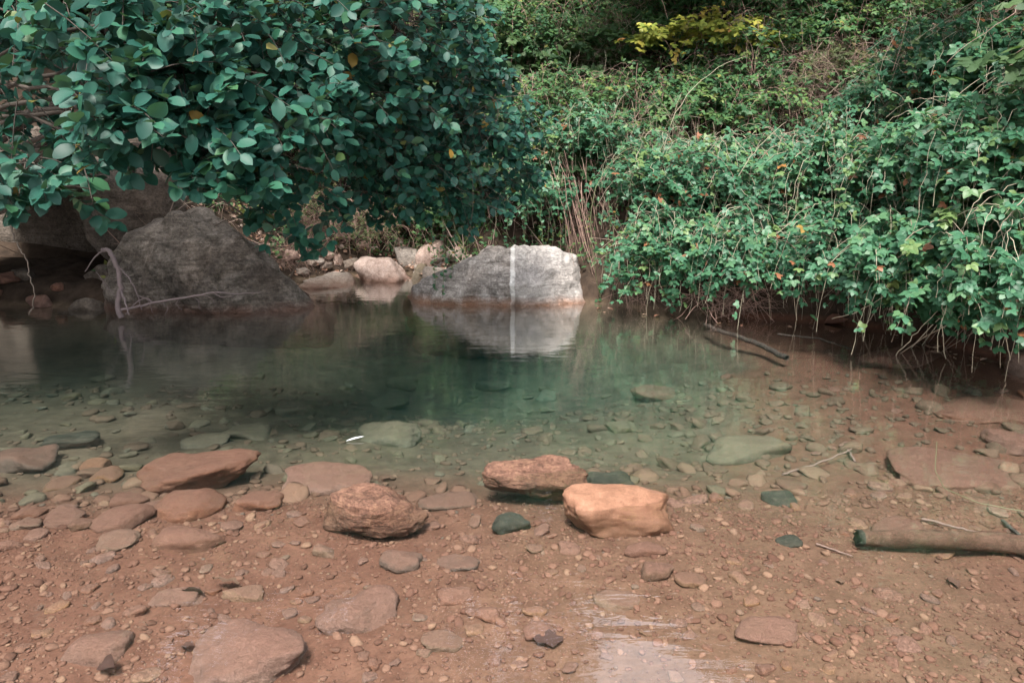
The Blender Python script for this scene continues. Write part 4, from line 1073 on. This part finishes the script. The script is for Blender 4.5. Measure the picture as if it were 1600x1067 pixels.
twig_mass("dry_brush", "dry twigs showing under the yellow leaved vine", on_bank(1140, 120, 8.3, .05), (.4, .3, .25), 220, 5, "brush", ln=(.25, .5), dirv=(.1, -.3, .3))
twig_mass("dry_brush", "fine brown brush on the slope left of the stream", on_bank(500, 345, 8.6, .05), (.8, .3, .3), 420, 6, "brush", ln=(.25, .6), dirv=(.3, -.2, .3))
twig_mass("dry_brush", "brown twig litter above the leaf litter beside the wedge boulder", on_bank(450, 395, 8.0, .05), (.5, .3, .18), 220, 7, "brush", ln=(.2, .5), dirv=(.6, -.2, .1))
for i, (px_, py_, Y_, a, b, c, n) in enumerate(((1500, 330, 5.4, .5, .3, .6, 160), (1250, 300, 6.6, .6, .3, .4, 160), (1020, 240, 7.4, .6, .3, .5, 180), (870, 180, 8.3, .6, .3, .6, 160), (960, 90, 8.9, .7, .3, .5, 180), (1430, 120, 6.9, .5, .3, .5, 140), (640, 200, 5.2, .6, .5, .5, 160))):
    lab = ["dry stems woven through the brambles near the right edge", "dry stems woven through brambles above the twig tangle", "dry stems in the bramble behind the pale boulder", "dry stems in the dense small leaved shrub", "dry stems below the top centre shrub", "dry stems at the dry brush's right side", "dark bare twigs inside the overhanging shrub's tip"][i]
    twig_mass("dry_stems", lab, at_y(px_, py_, Y_), (a, b, c), n, 20 + i, "stems", 'cane' if i != 6 else 'bark', ln=(.3, .8), dirv=(.1, -.3, -.5), spread=.6)
# dry hanging vines
g = Geo(); rng = np.random.default_rng(31)
vb = at_y(910, 400, 7.35)
for k in range(46):
    x = rng.uniform(862, 952); a = at_y(x + rng.normal(0, 14), rng.uniform(235, 290), 7.45 + rng.uniform(-.1, .2)); b = at_y(x + 25 + rng.normal(0, 16), rng.uniform(380, 462), 7.15 + rng.uniform(-.25, .2))
    tube(g, wobble(bez(a, .5 * (a + b) + rng.normal(0, .08, 3), b, 9), .006, rng) - vb, rng.uniform(.002, .0045), .0015, 4, rng.random())
o = g.obj("hanging_vines", M['twig']); o.location = tuple(vb); tag(o, "curtain of dry brown vines hanging right behind the pale boulder", "vines", kind="stuff")
# long arching canes, each its own thing
ARCS = [((1030, 330, 7.0), (1060, 170, 7.0), (1165, 88, 7.6), "long pale cane arching across the upper slope"),
 ((940, 470, 6.7), (930, 300, 6.5), (1010, 225, 7.0), "green cane rising right of the dry brown vines"),
 ((1245, 500, 5.95), (1240, 400, 5.8), (1262, 330, 5.9), "upright cane standing in the water at the twig tangle's right"),
 ((1300, 498, 5.5), (1370, 470, 5.2), (1440, 400, 5.1), "curved cane reaching from the water into the right brambles"),
 ((1578, 562, 4.5), (1560, 470, 4.4), (1520, 330, 4.5), "long straight cane leaning to the water near the right edge"),
 ((1478, 560, 4.75), (1475, 450, 4.6), (1500, 300, 4.8), "thin cane hanging straight into the water at right"),
 ((1600, 310, 4.3), (1560, 360, 4.3), (1545, 400, 4.4), "pale cane slanting down from the right edge"),
 ((1400, 555, 4.9), (1450, 500, 4.8), (1520, 430, 4.8), "cane sloping from the pale lichened slab to the right brambles"),
 ((1130, 330, 6.4), (1170, 250, 6.3), (1230, 190, 6.8), "cane arching above the bramble shelf"),
 ((1280, 380, 5.9), (1320, 300, 5.8), (1420, 190, 6.3), "long cane slanting up through the right brambles"),
 ((1010, 490, 6.4), (1030, 420, 6.3), (1080, 385, 6.5), "bowed cane dipping into the water right of the pale boulder")]
for i, (a, b, c, lab) in enumerate(ARCS):
    pa, pb, pc = at_y(*a), at_y(*b), at_y(*c); rng = np.random.default_rng(60 + i)
    g = Geo(); tube(g, wobble(bez(pa, 2 * pb - .5 * (pa + pc), pc, 18), .004, rng) - pa,   .0036, .0022, 5, .5 + .5 * rng.random())
    o = g.obj("cane", M['cane'] if i != 1 else M['stem']); o.location = tuple(pa); tag(o, lab, "cane", "long bare canes")
# small leafy vines hanging at the pale boulder
VN = [(690, 330, 690, 462, 6.75, "leafy stem growing up in front of the pale boulder's left end"), (672, 345, 680, 460, 6.8, "thin leafy stem just left of the pale boulder's tip"),
 (705, 300, 700, 455, 6.85, "slender leafy stem rising above the pale boulder's left slope"), (830, 230, 822, 385, 7.2, "leafy vine hanging over the pale boulder's top left"), (855, 220, 850, 388, 7.15, "leafy vine hanging over the pale boulder's middle"),
 (950, 300, 935, 470, 6.8, "leafy vine dropping to the pale boulder's right end"), (965, 320, 962, 480, 6.75, "leafy vine touching the water beside the pale boulder"), (790, 240, 792, 385, 7.2, "leafy vine at the overhanging shrub's tip")]
for i, (xa, ya, xb, yb, Y_, lab) in enumerate(VN):
    rng = np.random.default_rng(80 + i); a, b = at_y(xa, ya, Y_ + .1), at_y(xb, yb, Y_)
    o = empty("leafy_vine", b, lab, "vine", "thin leafy vines")
    pts = wobble(bez(a, .5 * (a + b) + np.array([rng.normal(0, .06), -.1, 0]), b, 14), .006, rng)
    g = Geo(); tube(g, pts - b, .003, .002, 4, .6); g.obj("stem", M['stem'], o)
    n = 46; f = rng.uniform(0, 13, n); i0 = np.minimum(f.astype(int), 12); q = pts[i0] + (pts[i0 + 1] - pts[i0]) * (f - i0)[:, None]
    ld = unit(rng.normal(0, 1, (n, 3)) * np.array([1, .6, .4]))
    g = Geo(); put_leaves(g, TPL_MID, q - b, ld, unit(up * .7 + np.array([0, -.6, 0]) + rng.normal(0, .35, (n, 3))), rng.uniform(.025, .045, n), rng.random(n))
    tag(g.obj("foliage", M['bramble'], o), kind="stuff")

# ------------------------------------------------------------------ fallen branch by the left boulder
fb0 = at_z(188, 489, 0.0)
fb = empty("fallen_branch", fb0, "bent bare branch with twigs leaning against the left boulder", "branch")
def br(pxs, r0, r1, name, sides=7, n=4):
    P = np.array([at_y(*p) for p in pxs]); 
    t = np.linspace(0, len(P) - 1, len(P) * n); i0 = np.minimum(t.astype(int), len(P) - 2); f = (t - i0)[:, None]
    pm = P[np.maximum(i0 - 1, 0)]; p0 = P[i0]; p1 = P[i0 + 1]; p2 = P[np.minimum(i0 + 2, len(P) - 1)]
    pts = .5 * (2 * p0 + (p1 - pm) * f + (2 * pm - 5 * p0 + 4 * p1 - p2) * f ** 2 + (3 * p0 - pm - 3 * p1 + p2) * f ** 3)
    rng = np.random.default_rng(len(pxs) * 7 + int(pxs[0][0])); pts[1:-1] += rng.normal(0, .003, (len(pts) - 2, 3))
    g = Geo(); tube(g, pts - fb0, r0, r1, sides, .6); return g.obj(name, M['branch'], fb)
YB = 6.0
br([(160, 390, YB + .1), (170, 392, YB + .05), (180, 410, YB), (187, 430, YB), (188, 455, YB), (184, 478, YB), (190, 496, YB)], .016, .024, "limb", 9)
br([(162, 389, YB + .1), (148, 402, YB + .2), (133, 424, YB + .25)], .009, .004, "twig")
br([(188, 420, YB), (205, 440, YB - .05), (215, 462, YB - .05), (222, 484, YB - .05)], .006, .003, "twig")
br([(188, 450, YB), (195, 470, YB - .1), (202, 492, YB - .12)], .009, .006, "twig")
br([(190, 484, YB), (215, 480, YB - .02), (240, 473, YB - .05), (300, 463, YB - .08), (335, 457, YB - .05), (370, 459, YB + .02), (408, 457, YB + .05)], .012, .003, "twig", 7)
br([(335, 457, YB - .05), (345, 464, YB - .05), (365, 462, YB)], .005, .002, "twig")
br([(240, 474, YB - .05), (225, 466, YB), (205, 480, YB + .02), (196, 492, YB)], .007, .004, "twig")
for k, (xa, ya, xb, yb, xc, yc) in enumerate(((280, 465, 276, 476, 284, 484), (300, 463, 310, 470, 312, 483), (318, 462, 330, 466, 336, 476), (250, 472, 262, 480, 258, 492), (215, 462, 232, 470, 238, 488), (150, 425, 168, 448, 182, 466))):
    br([(xa, ya, YB - .06), (xb, yb, YB - .07), (xc, yc, YB - .06)], .0035, .002, "twig", 4)
# hanging root at far left
g = Geo(); P = [at_y(*p) for p in ((20, 335, 4.6), (18, 360, 4.6), (28, 385, 4.6), (42, 405, 4.6), (46, 430, 4.6), (54, 455, 4.6), (52, 478, 4.6), (43, 492, 4.6))]
P = np.array(P); tt = np.linspace(0, 7, 40); P = np.stack([np.interp(tt, np.arange(8), P[:, k]) for k in range(3)], 1)
tube(g, wobble(P, .004, np.random.default_rng(2)) - P[-1], .0055, .003, 6, .7); o = g.obj("hanging_root", M['bark']); o.location = tuple(P[-1])
tag(o, "thin crooked vine hanging to the water at far left", "vine")

# ------------------------------------------------------------------ sunken sticks and floating things
def stick(pts, r0, r1, label, mat='bark', name="sunken_stick"):
    P = np.array(pts); tt = np.linspace(0, len(P) - 1, len(P) * 6); P = np.stack([np.interp(tt, np.arange(len(P)), P[:, k]) for k in range(3)], 1)
    g = Geo(); tube(g, wobble(P, r0 * .25, np.random.default_rng(len(label))) - P[0], r0, r1, 7, .4); o = g.obj(name, M[mat]); o.location = tuple(P[0])
    return tag(o, label, "stick")
def lift(px, py, h): p = bed_at(px, py); p[2] += h; return p
stick([at_z(1100, 507, -.03), at_z(1135, 520, -.06), at_z(1180, 535, -.08), at_z(1230, 560, -.10)], .017, .022, "thick dark stick under water before the right bank")
stick([at_z(1215, 522, -.02), at_z(1280, 530, -.03), at_z(1330, 545, -.05)], .009, .009, "thin dark stick under water below the twig tangle")
stick([lift(1222, 744, .01), lift(1280, 732, .03), lift(1330, 716, .05)], .006, .004, "thin sunken twig on pale silt in right half of pool", 'twig')
stick([lift(1322, 704, .02), lift(1336, 728, .02)], .007, .006, "short stub of twig crossing the thin sunken twig's end", 'twig')
stick([lift(1440, 816, .015), lift(1500, 832, .02), lift(1560, 848, .015)], .006, .004, "sunken twig just behind the log", 'twig')
stick([lift(1565, 818, .015), lift(1600, 850, .02), lift(1640, 870, .02)], .007, .006, "dark sunken twig at the right edge by the log", 'bark')
stick([lift(1275, 853, .01), lift(1332, 873, .012)], .004, .003, "tiny sunken twig left of the log's broken end", 'twig')
stick([at_z(1464, 690, .02), at_z(1461, 735, .004), at_z(1476, 763, .004), at_z(1530, 786, .003), at_z(1640, 806, .003)], .0017, .0015, "pale green stem curving on the water above the log", 'stem', "floating_stem")
LF = [mesh_data("fallen_leaf", *leaf_tpl([0, .15, .4, .65, .85, 1], [.03, .2, .33, .26, .12, .01], f, dr, w), M['dead_obj']) for f, dr, w in ((.5, -.2, .04), (.1, .1, .05), (.8, -.3, .02), (.2, -.1, .07))]
M['wet_leaf'] = leaf_mat("sodden_leaf", [(0, (0.07, 0.032, 0.028)), (0.6, (0.14, 0.07, 0.05)), (1, (0.2, 0.115, 0.08))], 0.6, 0.3, 0.05, True)
WF = []
for me_ in LF:
    c_ = me_.copy(); c_.materials[0] = M['wet_leaf']; WF.append(c_)
rng = np.random.default_rng(12)
def fleaf(px, py, s, label, z=None, group=None, tiltx=0.0, name="fallen_leaf", yaw=None):
    p = at_z(px, py, .006) if z is None else lift(px, py, z)
    o = link(name, (LF if z is None else WF)[rng.integers(4)], None, p); o.scale = (s, s, s); o.rotation_euler = (tiltx + rng.normal(0, .12), rng.normal(0, .15), rng.uniform(0, 6.28) if yaw is None else yaw)
    return tag(o, label, "leaf", group)
fleaf(1288, 505, .19, "broad brown dead leaf standing at the waterline right of the twig tangle", tiltx=.35, yaw=.2)
fleaf(1150, 486, .16, "crumpled red dead leaf caught in the twig tangle", tiltx=.5)
fleaf(880, 1003, .095, "toothed dead leaf lying on the bed at the bottom middle", z=.012, yaw=3.3)
fleaf(320, 935, .07, "purple brown leaf leaning beside the thin orange edged stone", z=.02, tiltx=.6)
fleaf(375, 925, .10, "curled orange brown leaf resting on the thin orange edged stone", z=.035, tiltx=.4)
fleaf(1497, 922, .06, "pale dead leaf on the gravel below the log", z=.012)
fleaf(160, 1045, .08, "dark curled leaf near the bottom left", z=.02, tiltx=.4)
fleaf(285, 1015, .05, "small torn leaf left of the biggest buried boulder", z=.015)
fleaf(1315, 925 - 10, .045, "small brown leaf on gravel left of the pale dead leaf", z=.012)
for k in range(46):
    x = rng.uniform(930, 1600); yy = np.interp(x, [930, 1080, 1300, 1400, 1560, 1600], [478, 494, 508, 522, 562, 566]) + rng.uniform(-6, 10)
    fleaf(x, yy, rng.uniform(.03, .06), "small pale dead leaf floating along the right bank", group="dead leaves floating along the right bank")
for k in range(12):
    fleaf(rng.uniform(640, 900), rng.uniform(471, 476), rng.uniform(.02, .04), "tiny dead leaf floating against the pale boulder", group="tiny leaves by the pale boulder")
V_, F_ = leaf_tpl([0, .2, .5, .8, 1], [.02, .09, .12, .08, .01], .5, -.05)
M['white'] = leaf_mat("pale_feather", [(0, (.7, .72, .75)), (1, (.8, .82, .85))], .5, .3, .1)
o = mk("feather", V_, F_, M['white']); p = at_z(541, 689, .004); o.location = tuple(p); o.scale = (.085,) * 3; o.rotation_euler = (0, -.1, .35)
tag(o, "tiny white feather floating left of the large olive stone", "feather")
# leaf litter on the gully bank and on the ledges
def litter(label, n, xr, yr, seed, size=(.03, .07)):
    rng = np.random.default_rng(seed); x = rng.uniform(*xr, n); y = rng.uniform(*yr, n); z = ground(x, y); k = z > .02
    P = np.stack([x, y, z + .012 + .02 * rng.random(n)], 1)[k]; m = len(P)
    g = Geo(); put_leaves(g, TPL_DEAD, P, unit(rng.normal(0, 1, (m, 3)) * np.array([1, 1, .4])), unit(up * .8 + np.array([0, -.5, 0]) + rng.normal(0, .5, (m, 3))), rng.uniform(*size, m), rng.random(m))
    tag(g.obj("leaf_litter", M['dead']), label, "leaf litter", kind="stuff")
def slope_cover(name, label, cat, n, seed, tpl, size, mat, lean, tl, mult=1):
    rng = np.random.default_rng(seed); x = rng.uniform(-3.8, 7.5, n); y = rng.uniform(6.6, 13.0, n); z = ground(x, y)
    k = (shore_dist(x, y) > .15) & (z > .15) & (vnoise(np.stack([x, y, x * 0], 1) * 1.4, seed) > -.45) & ((name != 'ground_cover') | (((x - 3.2) / 1.2) ** 2 + ((y - 8.6) / 1.5) ** 2 > rng.random(n) * 1.6)); x, y, z = x[k], y[k], z[k]
    P = np.repeat(np.stack([x, y, z], 1), mult, 0); m = len(P); P += rng.normal(0, .05, (m, 3)) * np.array([1, 1, .6]); P[:, 2] += tl * rng.random(m)
    g = Geo(); d = unit(lean + rng.normal(0, .55, (m, 3)))
    put_leaves(g, tpl, P, d, unit(up * .8 + np.array([0, -.6, 0]) + rng.normal(0, .4, (m, 3))), rng.uniform(*size, m), np.repeat(np.clip(rng.normal(.5, .3, len(x)), 0, 1), mult))
    tag(g.obj(name, M[mat]), label, cat, kind="stuff")
slope_cover("dry_grass", "pinkish dry grass and stalks covering the slope", "grass", 11000, 91, leaf_tpl([0, .5, 1], [.012, .01, .002], .2, .35), (.14, .38), 'grass', np.array([0, -.35, .8]), .05)
slope_cover("ground_cover", "low green weeds covering the slope between shrubs", "weeds", 9000, 92, TPL_MIN, (.03, .06), 'slope', np.array([0, -.5, .3]), .16, 5)
litter("brown leaf litter on the bank between the wedge boulder and stream", 2600, (-3.6, -.7), (7.3, 10.2), 3)
litter("brown leaf litter on the upper slope", 1300, (0.2, 6.5), (7.4, 11.5), 4, (.04, .08))
